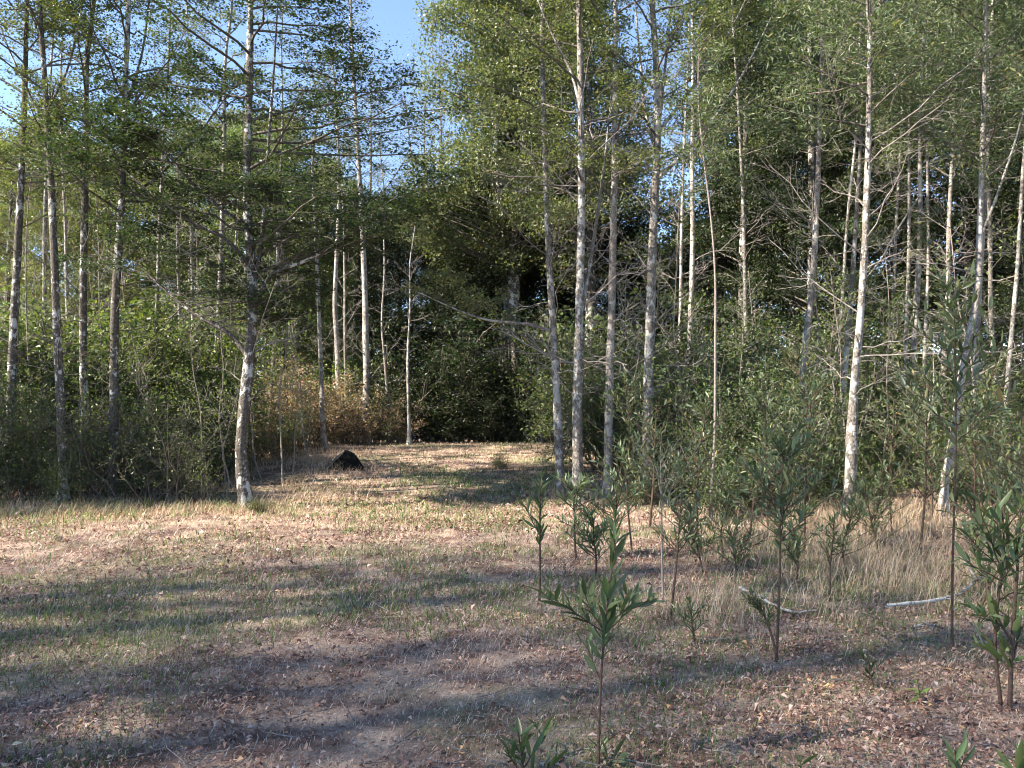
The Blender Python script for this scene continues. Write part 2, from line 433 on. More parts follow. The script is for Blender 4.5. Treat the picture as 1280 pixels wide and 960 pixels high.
# ---- left stand
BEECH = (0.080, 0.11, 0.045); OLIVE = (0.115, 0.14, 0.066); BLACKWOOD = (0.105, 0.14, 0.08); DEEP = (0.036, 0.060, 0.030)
slender_tree('slender_tree', 'dark slim tree with a level side branch behind the three-limbed spotted tree', [(10, 560), (14, 450), (20, 300), (27, 140), (30, 0)], 13.2, 13, 11.5, 5.2, 1, 'bark_dark', OLIVE, nb=26, Lmax=1.92, per=11, limbs=[[(24, 210), (60, 208), (100, 198)]])
slender_tree('slender_tree', 'leaning lichen-spotted tree whose dark trunk forks high into three limbs', [(73, 632), (71, 540), (66, 400), (58, 240), (50, 110), (44, 0)], DG(73, 632), 13, 11, 5.0, 2, 'bark_dark', OLIVE, nb=24, Lmax=2.04, per=11, limbs=[[(58, 125), (75, 90), (92, 10)], [(54, 150), (28, 110), (8, 60)], [(49, 70), (38, 30), (25, 0)]])
slender_tree('slender_tree', 'straight dark slim tree with a long side branch between two spotted trunks', [(106, 520), (108, 400), (112, 200), (116, 60), (118, 0)], 13.6, 12, 12, 5.0, 3, 'bark_dark', OLIVE, nb=26, Lmax=2.04, per=11, limbs=[[(111, 205), (90, 205), (60, 212)], [(113, 190), (130, 160), (150, 150)]])
slender_tree('slender_tree', 'dark tree with whitish patches low on its trunk and a steep side fork', [(145, 560), (147, 400), (157, 220), (163, 90), (166, 0)], 12.9, 13, 12, 4.6, 4, 'bark_dark', BEECH, nb=28, Lmax=2.28, per=12, limbs=[[(163, 130), (175, 60), (190, 0)], [(158, 260), (185, 235), (215, 215)]])
slender_tree('slender_tree', 'thin pale forked tree set back in the left thicket', [(226, 500), (224, 400), (222, 300), (222, 230)], 18.5, 6, 9.5, 4.2, 5, 'bark_pale', OLIVE, nb=16, Lmax=1.6, per=9, limbs=[[(222, 330), (205, 310), (192, 285)]], deadmat='twig_grey')
slender_tree('slender_tree', 'pale grey twin-stemmed tree behind the broad dark layered tree', [(267, 545), (270, 430), (273, 300), (276, 200), (278, 60)], 16.6, 10, 12, 5.2, 6, 'bark_grey', OLIVE, nb=20, Lmax=1.9, per=10, deadmat='twig_grey', limbs=[[(269, 480), (284, 380), (288, 280), (290, 180)]])
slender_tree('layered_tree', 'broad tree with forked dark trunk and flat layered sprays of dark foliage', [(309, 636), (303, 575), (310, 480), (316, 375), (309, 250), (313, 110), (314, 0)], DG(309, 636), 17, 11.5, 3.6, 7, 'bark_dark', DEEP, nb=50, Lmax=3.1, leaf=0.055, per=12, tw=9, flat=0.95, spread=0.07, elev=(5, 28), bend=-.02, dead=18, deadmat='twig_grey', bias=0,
             limbs=[[(316, 370), (330, 310), (336, 240), (348, 150)], [(318, 380), (345, 345), (385, 330)], [(314, 440), (285, 415), (255, 400)], [(309, 330), (285, 300), (262, 290)], [(309, 290), (290, 270), (270, 255)]])
# ---- pale stems at the end of the clearing
slender_tree('pale_tree', 'thin pale leaning stem just behind the dark boulder', [(407, 560), (402, 450), (398, 330), (392, 220), (390, 90)], DG(407, 561), 7, 11, 6.5, 8, 'bark_pale', OLIVE, nb=16, Lmax=1.6, per=6, deadmat='twig_grey')
slender_tree('pale_tree', 'crooked pale stem rising from brown bracken behind the leaning thin one', [(424, 520), (421, 430), (418, 380), (420, 330), (424, 230), (420, 120)], 22.5, 9, 12, 7.0, 9, 'bark_pale', OLIVE, nb=16, Lmax=1.7, per=6, deadmat='twig_grey')
slender_tree('pale_tree', 'thinnest pale stem close beside the crooked one in the bracken', [(433, 520), (431, 430), (430, 330), (428, 260)], 23.0, 5, 10, 7.0, 10, 'bark_pale', OLIVE, nb=12, Lmax=1.3, per=6, deadmat='twig_grey')
slender_tree('pale_tree', 'thickest pale trunk at the end of the clearing, tall with small high forks', [(460, 554), (458, 450), (455, 330), (450, 240), (444, 120), (438, 0)], DG(460, 555), 10, 16, 7.5, 11, 'bark_pale', OLIVE, nb=22, Lmax=1.5, per=6, deadmat='twig_grey', limbs=[[(452, 265), (440, 250), (425, 235)], [(452, 262), (465, 252), (480, 238)]])
slender_tree('pale_tree', 'slightly curved thin pale stem right of the thickest pale trunk', [(485, 520), (482, 460), (478, 410), (481, 340), (480, 280)], 22.8, 5, 8.0, 6.0, 12, 'bark_pale', OLIVE, nb=9, Lmax=1.1, per=5, deadmat='twig_grey')
slender_tree('pale_tree', 'thin greyish stem at the edge of the big dark bush', [(511, 548), (509, 450), (512, 370), (512, 325)], 21.6, 5, 7.0, 5.5, 13, 'bark_grey', OLIVE, nb=9, Lmax=1.1, per=5, deadmat='twig_grey')
# ---- right of the path
slender_tree('slender_tree', 'dark-footed tree beside the path, leftmost of the row of four lichen-grey trunks', [(701, 622), (698, 540), (694, 450), (688, 350), (682, 200), (678, 60)], DG(701, 622), 12, 12, 4.3, 14, 'bark_grey', OLIVE, nb=24, Lmax=2.0, per=9, dead=22, deadmat='twig_grey', limbs=[[(692, 420), (660, 405), (620, 402)]])
slender_tree('slender_tree', 'lichen-blotched grey tree at the path edge with a pale grass skirt at its foot', [(723, 637), (722, 540), (724, 400), (727, 250), (726, 120), (724, 0)], DG(723, 637), 14.5, 12, 4.6, 15, 'bark_grey', OLIVE, nb=24, Lmax=1.9, per=9, dead=24, deadmat='twig_grey', limbs=[[(725, 410), (740, 320), (752, 240)], [(726, 130), (715, 90), (690, 40)]])
slender_tree('slender_tree', 'straight tall grey tree with a whitish upper trunk right of the path', [(760, 612), (761, 500), (764, 380), (767, 230), (768, 120), (768, 0)], 13.0, 12.5, 13, 5.0, 16, 'bark_pale', OLIVE, nb=22, Lmax=1.8, per=9, dead=24, deadmat='twig_grey')
slender_tree('slender_tree', 'thick grey tree with a high crown of rising forks, foot hidden in young leaves', [(808, 560), (810, 450), (812, 360), (816, 260), (820, 170), (815, 60), (811, 0)], 12.6, 15.5, 12.5, 5.6, 17, 'bark_grey', OLIVE, nb=20, Lmax=1.8, per=8, dead=27, deadmat='twig_grey', limbs=[[(819, 170), (828, 100), (838, 10)], [(819, 180), (850, 130), (900, 60)], [(818, 200), (805, 150), (798, 80)], [(820, 230), (860, 190), (905, 130)]])
slender_tree('slender_tree', 'slimmer pale tree behind the tree of rising forks', [(862, 505), (864, 420), (867, 330), (868, 200), (870, 60)], 16.5, 9, 13, 6.5, 18, 'bark_pale', OLIVE, nb=18, Lmax=1.8, per=8, deadmat='twig_grey')
slender_tree('pole_sapling', 'pole-thin tall sapling with a bare straight stem in the dry grass', [(889, 655), (892, 560), (894, 430), (893, 340), (886, 250), (880, 200)], DG(889, 655), 4.6, 6.4, 4.3, 19, 'stem_grey', BLACKWOOD, nb=22, Lmax=0.8, leaf=.10, aspect=.2, per=4, tw=4, flat=.1, spread=.05, dead=0)
slender_tree('slender_tree', 'clean pale leaning trunk with a narrow-leaved crown, alone between dark gaps', [(1003, 545), (1004, 450), (1012, 370), (1018, 250), (1023, 120), (1026, 30)], 13.2, 11.5, 10.5, 5.8, 20, 'bark_pale', BLACKWOOD, nb=34, Lmax=2.07, leaf=.10, aspect=.2, per=13, tw=6, flat=.15, spread=.09, dead=12, deadmat='twig_grey')
slender_tree('slender_tree', 'thin grey trunk close behind the knobbly-footed tree', [(1047, 585), (1052, 500), (1060, 380), (1070, 220), (1076, 120)], 14.5, 8.5, 10.5, 6.3, 21, 'bark_grey', BLACKWOOD, nb=24, Lmax=1.61, leaf=.09, aspect=.25, per=12, tw=5, flat=.2, spread=.08, dead=18, deadmat='twig_grey')
slender_tree('slender_tree', 'knobbly-footed grey tree with a swollen pale burl low on its trunk', [(1062, 656), (1063, 600), (1066, 550), (1070, 500), (1078, 400), (1083, 300), (1088, 170), (1092, 60)], DG(1062, 656), 12.5, 10, 5.2, 22, 'bark_grey', BLACKWOOD, nb=38, Lmax=2.18, leaf=.095, aspect=.2, per=13, tw=6, flat=.15, spread=.09, dead=21, deadmat='twig_grey', knobs=[(4, .38), (2, .2)])
slender_tree('slender_tree', 'slim pale stem standing left in a close group of three', [(1129, 545), (1132, 420), (1136, 300), (1137, 200)], 15.6, 6.5, 10, 6.6, 23, 'bark_pale', BLACKWOOD, nb=20, Lmax=1.61, leaf=.08, aspect=.25, per=12, tw=5, flat=.2, spread=.08, dead=12, deadmat='twig_grey')
slender_tree('slender_tree', 'thickest pale stem, middle one of a close group of three', [(1137, 560), (1143, 430), (1148, 300), (1150, 160), (1152, 60)], 15.0, 9.5, 11, 6.4, 24, 'bark_pale', BLACKWOOD, nb=24, Lmax=1.72, leaf=.08, aspect=.25, per=12, tw=5, flat=.2, spread=.08, dead=14, deadmat='twig_grey', limbs=[[(1147, 240), (1120, 290), (1095, 330)]])
slender_tree('slender_tree', 'thin pale stem standing right in a close group of three', [(1155, 520), (1159, 430), (1162, 330), (1164, 210)], 15.8, 6, 10, 6.8, 25, 'bark_pale', BLACKWOOD, nb=18, Lmax=1.49, leaf=.08, aspect=.25, per=12, tw=5, flat=.2, spread=.08, dead=10, deadmat='twig_grey')
slender_tree('slender_tree', 'leaning lichen-crusted tree with a rising side fork behind the tall sapling', [(1183, 648), (1194, 545), (1207, 450), (1222, 370), (1229, 280), (1234, 170), (1238, 60)], DG(1183, 648), 11, 10, 5.0, 26, 'bark_pale', BLACKWOOD, nb=36, Lmax=2.18, leaf=.095, aspect=.2, per=13, tw=6, flat=.15, spread=.09, dead=16, deadmat='twig_grey', limbs=[[(1229, 310), (1245, 250), (1258, 190)]])
slender_tree('slender_tree', 'pale upright stem just behind the leaning lichen-crusted tree', [(1217, 530), (1221, 440), (1227, 360), (1233, 250), (1236, 150)], 14.2, 8.5, 11, 6.4, 27, 'bark_pale', BLACKWOOD, nb=24, Lmax=1.84, leaf=.09, aspect=.22, per=12, tw=5, flat=.15, spread=.08, dead=12, deadmat='twig_grey')
slender_tree('slender_tree', 'slim pale tree beyond the leaning lichen-crusted one, at the stand\'s outer edge', [(1257, 545), (1263, 460), (1272, 330), (1279, 220), (1286, 100)], 13.4, 7, 10.5, 5.6, 28, 'bark_pale', BLACKWOOD, nb=26, Lmax=1.84, leaf=.095, aspect=.2, per=13, tw=5, flat=.15, spread=.08, dead=12, deadmat='twig_grey')

HANDLES = [(73, 12, 'the three-limbed spotted tree'), (106, 13.6, 'the straight dark slim tree'), (145, 12.9, 'the dark white-patched tree'), (226, 18.5, 'the thin pale forked tree'),
           (268, 16.6, 'the pale twin-stemmed tree'), (309, 11.9, 'the broad layered tree'), (407, 21, 'the thin stem behind the boulder'), (460, 22, 'the thickest pale trunk'),
           (701, 13, 'the dark-footed path-side tree'), (723, 12, 'the lichen-blotched path-edge tree'), (760, 13, 'the straight tall grey tree'), (808, 12.6, 'the tree of rising forks'),
           (863, 16.5, 'the slimmer pale tree'), (890, 10.6, 'the pole-thin bare sapling'), (1004, 13.2, 'the clean pale leaning trunk'), (1062, 10.6, 'the knobbly-footed tree'),
           (1137, 15, 'the close group of three stems'), (1200, 10.8, 'the leaning lichen-crusted tree'), (1257, 13.4, 'the slim outermost pale tree')]
def near(px, D):
    h = min(HANDLES, key=lambda q: abs(q[0] - px) + 6 * abs(q[1] - D) * (1 if D < 20 else .1))
    if abs(h[0] - px) > 75: return ''
    rel = 'behind ' if D > h[1] + .7 else ('in front of ' if D < h[1] - .7 else 'beside ')
    return ' ' + rel + h[2]

# ------------------------------------------------------------------ evergreen background trees (shared meshes)
def evergreen_meshes(i, seed, H, R, hb, nclump, per, leaf, loose=1.0):
    rng = np.random.default_rng(seed)
    path = catmull(np.array([[0, 0, -.2], [.1, .05, H * .3], [-.1, .1, H * .6], [0.05, 0, H * .93]]) + rng.normal(size=(4, 3)) * .08, 16)
    rad = np.linspace(.19, .03, 16) * H / 13 * (.38 if loose > 1 else 1.)
    g = Geo(); g.add(*trunk_geo(path, rad, rng, 9)); tr = g.mesh('evergreen_trunk', M['bark_dark'], True)
    # clumps on an uneven crown envelope
    h = hb + (H - hb) * rng.random(nclump) ** 0.85
    u = (h - hb) / (H - hb)
    env = R * np.clip(1.25 * (1 - u) ** 0.55 * (0.45 + np.minimum(u * 4, .55)), .15, 1.1)
    az = rng.uniform(0, 2 * math.pi, nclump)
    lob = 0.72 + 0.45 * vnoise(az * 1.2, h, 1.4, seed * 3.3)
    rr = env * lob * (1 - 0.55 * rng.random(nclump) ** 1.7)
    C = np.stack([np.cos(az) * rr, np.sin(az) * rr, h], 1)
    t = np.clip((h - rr * .35) / (H * .93), .03, .97); pb, _ = interp_path(path, t)
    sel = rng.random(nclump) < (.35 if loose > 1 else .6)
    mid = (pb + C) / 2 + np.array([0, 0, .15]) * rr[:, None] * .3
    s = np.linspace(0, 1, 5)[None, :, None]
    PB = (1 - s) ** 2 * pb[:, None] + 2 * s * (1 - s) * mid[:, None] + s ** 2 * C[:, None]
    PB = PB[sel] + rng.normal(size=(sel.sum(), 5, 3)) * .05 * s
    gb = Geo(); gb.add(*tubes(PB, (0.012 + rr[sel] * .009)[:, None] * (.4 if loose > 1 else 1.) * np.linspace(1, .3, 5)[None], 4)); br = gb.mesh('evergreen_branches', M['twig'], True)
    cs = R * rng.uniform(.13, .27, nclump)
    k = np.maximum((per * (cs / (R * .19)) ** 2).astype(int), 10)
    idx = np.repeat(np.arange(nclump), k); n = len(idx)
    off = rand_dir(rng, n) * (rng.random(n) ** .45)[:, None] * cs[idx][:, None] * np.array([1.15, 1.15, .7])
    p = C[idx] + off
    out = nrm(C[idx] - np.array([0, 0, 1.]) * h[idx][:, None] * .85)
    up = nrm(off * .6 / np.maximum(cs[idx][:, None], .01) + np.array([0, 0, .8]) + rng.normal(size=(n, 3)) * .7)
    p = C[idx] + off * loose
    d = nrm(out * .5 + rng.normal(size=(n, 3)))
    ln = leaf * rng.uniform(.6, 1.35, n)
    gl = Geo(); gl.add(*leaves4(p, d, up, ln, ln * .55)); cr = gl.mesh('evergreen_crown', M['leaf'], False)
    return tr, br, cr

EV = [evergreen_meshes(0, 11, 13, 2.9, 1.2, 180, 240, .085), evergreen_meshes(1, 12, 13, 2.4, 4.2, 150, 220, .08),
      evergreen_meshes(2, 13, 13, 3.3, 2.8, 185, 240, .09), evergreen_meshes(3, 14, 13, 2.0, .8, 150, 200, .078),
      evergreen_meshes(4, 15, 13, 2.3, 1.6, 430, 22, .0275, 2.6), evergreen_meshes(5, 16, 13, 2.1, 2.0, 420, 22, .0275, 2.6)]

def evergreen(v, x, y, H, rz, col, label, group, wide=1.0, name='evergreen_tree'):
    s = H / 13.0
    root = thing(name, (x, y, gz(x, y) - .03), label, 'tree', group, rz, (s * wide, s * wide, s))
    tr, br, cr = EV[v]
    obj('trunk', tr, root); obj('branches', br, root, kind='stuff'); obj('crown', cr, root, color=col, kind='stuff')
    return root

rb = np.random.default_rng(5)
def ev_px(px, D, H, v, col, label, group, wide=1.0):
    x = (px - 640) / FPX * D
    evergreen(v, x, D, H, rb.uniform(0, 6.28), tuple(np.array(col) * rb.uniform(.8, 1.2)), label, group, wide)

OL2 = (0.125, 0.145, 0.078); GR2 = (0.105, 0.14, 0.06); DK2 = (0.030, 0.045, 0.022); YL2 = (0.17, 0.19, 0.085)  # DK2: dark foliage taken darker still to paint the stand's inner shade
# olive trees rising right of the sky gap
g1 = 'olive trees right of the sky gap'
for px, D, H, v, c in [(622, 25, 17, 1, OL2), (650, 24.5, 18, 1, OL2), (690, 25.5, 18, 1, OL2), (640, 29, 18, 1, GR2), (690, 30, 20, 1, OL2), (735, 23.5, 15, 1, OL2)]:
    ev_px(px, D, H, v, c, {622: 'olive tree bordering the open sky gap', 650: 'broad olive tree behind the dark-footed path-side tree', 690: 'olive tree between the path-side trunks, close behind them'}.get(px, 'olive tree in the leafy wall behind the row of four lichen-grey trunks'), g1)
for px, D, H, v, lb in [(480, 31, 13.5, 4, 'airy olive tree half filling the sky gap beyond the pale stems'), (530, 27.5, 13.5, 5, 'airy olive tree rising behind the dense dark bushes'), (462, 28, 14.5, 5, 'airy olive tree behind the thickest pale trunk'), (508, 30, 14.5, 4, 'airy olive tree beyond the thin greyish stem'), (548, 29, 15.5, 5, 'airy olive tree thinning into the sky gap'), (815, 29, 13, 4, 'airy tree showing sky behind the tree of rising forks')]:
    ev_px(px, D, H, v, OL2, lb, None, 1.2)
g2 = 'dark evergreens behind the right stand'
for px, D, H, v, c in [(790, 27, 7.2, 0, DK2), (900, 24, 14, 3, GR2), (935, 21, 13, 3, DK2), (985, 22.5, 15, 1, DK2), (1010, 20, 13, 3, DK2), (1060, 23, 15, 2, DK2),
                       (1085, 20.5, 12, 3, GR2), (1215, 20, 13, 3, DK2), (1225, 22, 15, 2, GR2), (1300, 19.5, 13, 0, DK2), (1350, 21, 14, 1, GR2),
                       (925, 31, 18, 1, DK2), (860, 30, 8, 2, DK2), (990, 29, 18, 0, DK2), (1050, 31, 18, 2, DK2), (1075, 29, 17, 3, DK2), (1145, 30, 7.5, 3, DK2), (1235, 28, 17, 1, DK2), (1265, 27, 11, 0, DK2), (1320, 28, 17, 1, DK2), (1400, 26, 16, 2, DK2), (770, 33, 9, 2, DK2), (815, 32, 8.2, 0, DK2), (855, 33, 8.6, 2, DK2), (900, 34, 9.5, 0, DK2), (945, 33, 10, 2, DK2), (1150, 33, 8, 0, DK2), (1260, 31, 9, 2, DK2)]:
    ev_px(px, D, H, v, c, (('tall' if H > 14 else 'lower') + ' dark evergreen' + near(px, D)) if near(px, D) else 'dark evergreen closing off the stand of pale trunks', g2)
g3 = 'evergreens closing the end of the clearing'
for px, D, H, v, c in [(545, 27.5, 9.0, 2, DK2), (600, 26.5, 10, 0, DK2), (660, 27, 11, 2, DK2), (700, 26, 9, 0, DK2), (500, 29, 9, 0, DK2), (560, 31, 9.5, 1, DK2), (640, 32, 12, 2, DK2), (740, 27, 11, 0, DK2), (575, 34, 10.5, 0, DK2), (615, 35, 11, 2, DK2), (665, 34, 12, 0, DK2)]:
    ev_px(px, D, H, v, (.018, .028, .014), 'evergreen with leaves darkened for shade, closing the far end of the grassy clearing', g3, 1.25)  # leaf colour near black, painting in the shaded hollow behind the clearing
g4 = 'light green trees beyond the left stand'
for px, D, H, v, c in [(-60, 24, 9.7, 0, YL2), (10, 22, 8.7, 1, YL2), (70, 25, 10.2, 2, YL2), (130, 23, 8.7, 3, YL2), (185, 26, 10.2, 0, YL2), (240, 23, 8.7, 1, GR2), (300, 26, 10.7, 2, GR2), (350, 25, 10.2, 0, GR2), (400, 27, 10.0, 1, GR2), (445, 28, 9.5, 3, GR2),
                       (-120, 30, 13.2, 2, YL2), (-20, 33, 13.2, 0, YL2), (50, 34, 14.2, 1, OL2), (110, 32, 12.2, 2, YL2), (170, 35, 14.2, 0, OL2), (230, 32, 13.2, 3, OL2), (290, 35, 14.7, 2, OL2), (350, 33, 14.2, 1, OL2), (410, 36, 13.0, 0, OL2), (470, 36, 11, 2, GR2), (335, 38, 10, 0, GR2), (375, 39, 10.5, 2, GR2), (415, 39, 10, 0, GR2), (450, 38, 10, 2, GR2), (265, 38, 10, 0, OL2)]:
    ev_px(px, D, H, v, c, ('light green tree ' + ('far' if D > 29 else 'close') + near(px, D)) if near(px, D) else 'light green tree glowing behind the left stand of dark trunks', g4)
# trees left of the picture that throw the foreground shade, and on round the clearing
g5 = 'trees along the near left side of the clearing'
for x, y, H, v in [(-13.2, 10.3, 8.0, 0), (-16, 1.8, 20, 4), (-17, -3.4, 21, 5), (-16, -7.4, 20, 4), (-21, .1, 25, 5), (-22, -5.4, 26, 4), (-21, -9.8, 25, 5), (-27, -1.8, 31, 4), (-28, -7.3, 32, 5), (-27, -11.6, 31, 4), (-18.5, 2.4, 17, 5), (-16.5, -1.2, 18, 5), (-24, -3.2, 28, 4), (-24.5, -7.6, 28.5, 5), (-19, -6, 22.5, 4), (-19, -1.8, 22, 5), (-31, -4.8, 35, 5), (-31, -9.6, 35, 4)]:
    evergreen(v, x, y, H, rb.uniform(0, 6.28), GR2, 'evergreen tree along the near left side of the clearing', g5, 1.55 if v > 3 else 1.0)
g6 = 'trees along the near right side of the clearing'
for x, y, H, v in [(11, 9, 12, 0), (13, 5, 13, 2), (12.5, 1, 12, 1), (15, 12, 14, 2)]:
    evergreen(v, x, y, H, rb.uniform(0, 6.28), GR2, 'evergreen tree along the near right side of the clearing', g6)

for i, (px, py, D, w, tl) in enumerate([(846, 500, 18, 6, 4), (940, 500, 17.5, 7, -6), (1036, 500, 18, 6, 12), (1108, 500, 18.5, 6, 8), (1178, 500, 17.5, 8, 6), (1246, 500, 17, 8, -6), (1284, 500, 16.5, 6, 14), (50, 500, 17.5, 7, 4), (90, 500, 18.5, 6, -5), (190, 500, 17, 6, 6), (245, 500, 19, 6, -4), (340, 500, 19.5, 6, 5)]):
    slender_tree('slender_tree', 'slim background trunk' + (near(px, D) or ' deep in the stand'), [(px, py), (px + tl, 400), (px + tl * 1.5, 280), (px + tl * 2.5, 150)], D, w, 12.5, 6.5, 500 + i, ['bark_pale', 'bark_grey'][i % 2], OLIVE, nb=14, Lmax=1.5, per=5, dead=16, deadmat='twig_grey', group='slim trunks deep in the stands')

# ------------------------------------------------------------------ shrubs (shared meshes)
def shrub_meshes(seed, H, R, nst, per, leaf, aspect=.55, wispy=.3, stemmat='twig'):
    rng = np.random.default_rng(seed)
    az = rng.uniform(0, 6.28, nst); el = np.radians(rng.uniform(45, 88, nst))
    d = np.stack([np.cos(az) * np.cos(el), np.sin(az) * np.cos(el), np.sin(el)], 1)
    base = np.stack([rng.normal(size=nst) * R * .28, rng.normal(size=nst) * R * .28, np.full(nst, -.04)], 1)
    L = H * rng.uniform(.55, 1.1, nst)
    PB = grow_branches(rng, base, d, L, 7, (0, 0, .05), .12)
    gb = Geo(); gb.add(*tubes(PB, (.004 + L * .0055)[:, None] * np.linspace(1, .35, 7)[None], 4))
    TW, LT = sub_branches(rng, PB, L, 9, .12, (30, 70), .42, 4, 1.0, (0, 0, .08), .1)
    gb.add(*tubes(TW, np.full((len(TW), 1), .004) * np.linspace(1, .5, 4)[None], 3))
    T2, L2 = sub_branches(rng, TW, LT, 4, .2, (30, 70), .55, 3, 1.0)
    gb.add(*tubes(T2, np.full((len(T2), 1), .0028) * np.linspace(1, .6, 3)[None], 3))
    st = gb.mesh('shrub_stems', M[stemmat], True)
    gl = Geo(); gl.add(*spray_leaves(rng, T2, per, leaf, aspect, wispy, leaf * 1.1)); gl.add(*spray_leaves(rng, TW, per, leaf, aspect, wispy, leaf * 1.1))
    return st, gl.mesh('shrub_foliage', M['leaf'], False)

SH = [shrub_meshes(31, 1.9, .9, 16, 5, .065), shrub_meshes(32, 1.5, .9, 14, 5, .055), shrub_meshes(33, 2.4, .8, 14, 6, .075), shrub_meshes(34, 1.1, .7, 12, 5, .05), shrub_meshes(35, 1.8, 1.0, 18, 2, .05), shrub_meshes(36, 2.1, 1.0, 16, 2, .055)]
def shrub(v, x, y, s, col, label, group, name='shrub', wide=1.0, rz=None):
    root = thing(name, (x, y, gz(x, y) - .01), label, 'shrub', group, rb.uniform(0, 6.28) if rz is None else rz, (s * wide, s * wide, s))
    obj('stems', SH[v][0], root, kind='stuff'); obj('foliage', SH[v][1], root, color=col, kind='stuff')
    return root
def sh_px(px, D, s, v, col, label, group, wide=1.0, name='shrub'):
    shrub(v, (px - 640) / FPX * D, D, s, tuple(np.array(col) * rb.uniform(.8, 1.2)), label, group, name, wide)

U1 = (0.065, 0.095, 0.042); U2 = (0.125, 0.165, 0.06); BR = (0.36, 0.27, 0.22); BUSH = (0.030, 0.050, 0.022); LIM = (0.10, 0.135, 0.055)  # BUSH: dark green lowered further to paint the hollow's shade
h1 = 'understorey shrubs under the left stand'
for i in range(24):
    px = -60 + 310 * (i % 12) / 11.0 + rb.normal() * 8; D = [12.5, 13.7][i // 12] + rb.uniform(-.4, .9)
    v = [4, 5, 0, 5, 4, 1, 5][i % 7]
    sh_px(px, D, rb.uniform(.5, 1.0), v, U1 if rb.random() < .7 else U2, {4: 'twiggy thin-leaved', 5: 'nearly leafless twiggy', 0: 'leafy dusky', 1: 'low leafy dusky'}[v] + ' understorey shrub' + (near(px, D) or ' crowding the feet of the left stand'), h1)
h2 = 'taller leafy shrubs inside the left stand'
for i in range(30):
    px = -60 + 330 * rb.random(); D = rb.uniform(14.5, 17.0)
    sh_px(px, D, rb.uniform(.8, 1.5), [0, 2, 2, 1][i % 4], U2 if rb.random() < .7 else U1, ['broad', 'tall upright', 'tall upright', 'low'][i % 4] + ' leafy shrub inside the left stand' + near(px, D), h2)
h3 = 'brown bracken bushes behind the boulder'
for px, D, s in [(325, 18.6, .9), (345, 19.6, 1.1), (368, 20.4, 1.15), (390, 21.2, 1.0), (412, 22.0, 1.0), (436, 22.2, 1.05), (470, 22.2, .95), (496, 22.4, .8), (350, 18.6, .7), (322, 17.4, .6), (448, 21.8, .7), (380, 20.2, .7)]:
    sh_px(px, D, s, [0, 1, 4][int(px) % 3], BR, 'dry brown bracken bush at the left end of the clearing', h3, name='bracken_bush', wide=1.15)
for px, D, s in [(330, 20.6, .8), (355, 17.8, .5), (385, 22.4, 1.0), (440, 24.2, 1.2), (495, 23.8, 1.2), (470, 24.4, 1.3), (405, 24.2, 1.1)]:
    sh_px(px, D, s, [0, 2, 1][int(px) % 3], U2, 'green shrub mixed into the brown bracken', 'green shrubs among the brown bracken')
h4 = 'bushes under the far dark evergreens'
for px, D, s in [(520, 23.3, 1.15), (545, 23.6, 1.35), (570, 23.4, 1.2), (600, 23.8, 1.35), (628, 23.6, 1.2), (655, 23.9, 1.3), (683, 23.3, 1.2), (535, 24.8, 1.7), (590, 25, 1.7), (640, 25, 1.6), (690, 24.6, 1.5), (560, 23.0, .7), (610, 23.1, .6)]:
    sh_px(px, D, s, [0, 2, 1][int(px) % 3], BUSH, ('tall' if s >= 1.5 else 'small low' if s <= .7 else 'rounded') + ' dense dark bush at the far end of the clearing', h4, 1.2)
h5 = 'lime-tinged bushes within the right stand'
for i in range(24):
    px = 700 + 620 * rb.random(); D = rb.uniform(15.2, 19.5)
    sh_px(px, D, rb.uniform(.7, 1.5), [0, 2, 2, 1][i % 4], LIM if rb.random() < .45 else U1, ['broad', 'tall upright', 'tall upright', 'low'][i % 4] + ' leafy bush inside the right stand' + near(px, D), h5)
h6 = 'low undergrowth at the front of the right stand'
for i in range(34):
    px = 770 + 540 * rb.random(); D = rb.uniform(10.6, 14.5)
    sh_px(px, D, rb.uniform(.35, .95), [0, 1, 3, 4, 2][i % 5], U1 if rb.random() < .6 else U2, ['broad', 'low leafy', 'small dense', 'twiggy', 'upright'][i % 5] + ' undergrowth shrub' + (near(px, D) or ' at the front of the right stand'), h6)

print("objects so far", len(bpy.data.objects))
#@@PART2
# ------------------------------------------------------------------ thin poles in the thickets (shared meshes)
def pole_meshes(seed, H):
    rng = np.random.default_rng(seed)
    path = catmull(np.cumsum(np.vstack([[0, 0, -.1], np.c_[rng.normal(size=(6, 2)) * .07, np.full(6, H / 6)]]), 0), 14)
    g = Geo(); g.add(*tubes(path[None], np.linspace(.017, .005, 14)[None], 6)); tr = g.mesh('pole_stem', M['stem_grey'], True)
    n = 16; t = rng.uniform(.3, 1, n); pb, tg = interp_path(path, t); az = rng.uniform(0, 6.28, n); el = np.radians(rng.uniform(20, 60, n))
    L = rng.uniform(.3, .8, n)
    PB = grow_branches(rng, pb, np.stack([np.cos(az) * np.cos(el), np.sin(az) * np.cos(el), np.sin(el)], 1), L, 5, (0, 0, .05), .1)
    gb = Geo(); gb.add(*tubes(PB, (.002 + L * .004)[:, None] * np.linspace(1, .4, 5)[None], 4))
    TW, LT = sub_branches(rng, PB, L, 6, .2, (25, 60), .5, 3, .9, wig=.1); gb.add(*tubes(TW, np.full((len(TW), 3), .0025), 3))
    gl = Geo(); gl.add(*spray_leaves(rng, TW, 4, .055, .55, .5, .06))
    return tr, gb.mesh('pole_twigs', M['twig_grey'], True), gl.mesh('pole_foliage', M['leaf'], False)
PO = [pole_meshes(61, 3.4), pole_meshes(62, 4.2), pole_meshes(63, 2.6), pole_meshes(64, 5.0)]
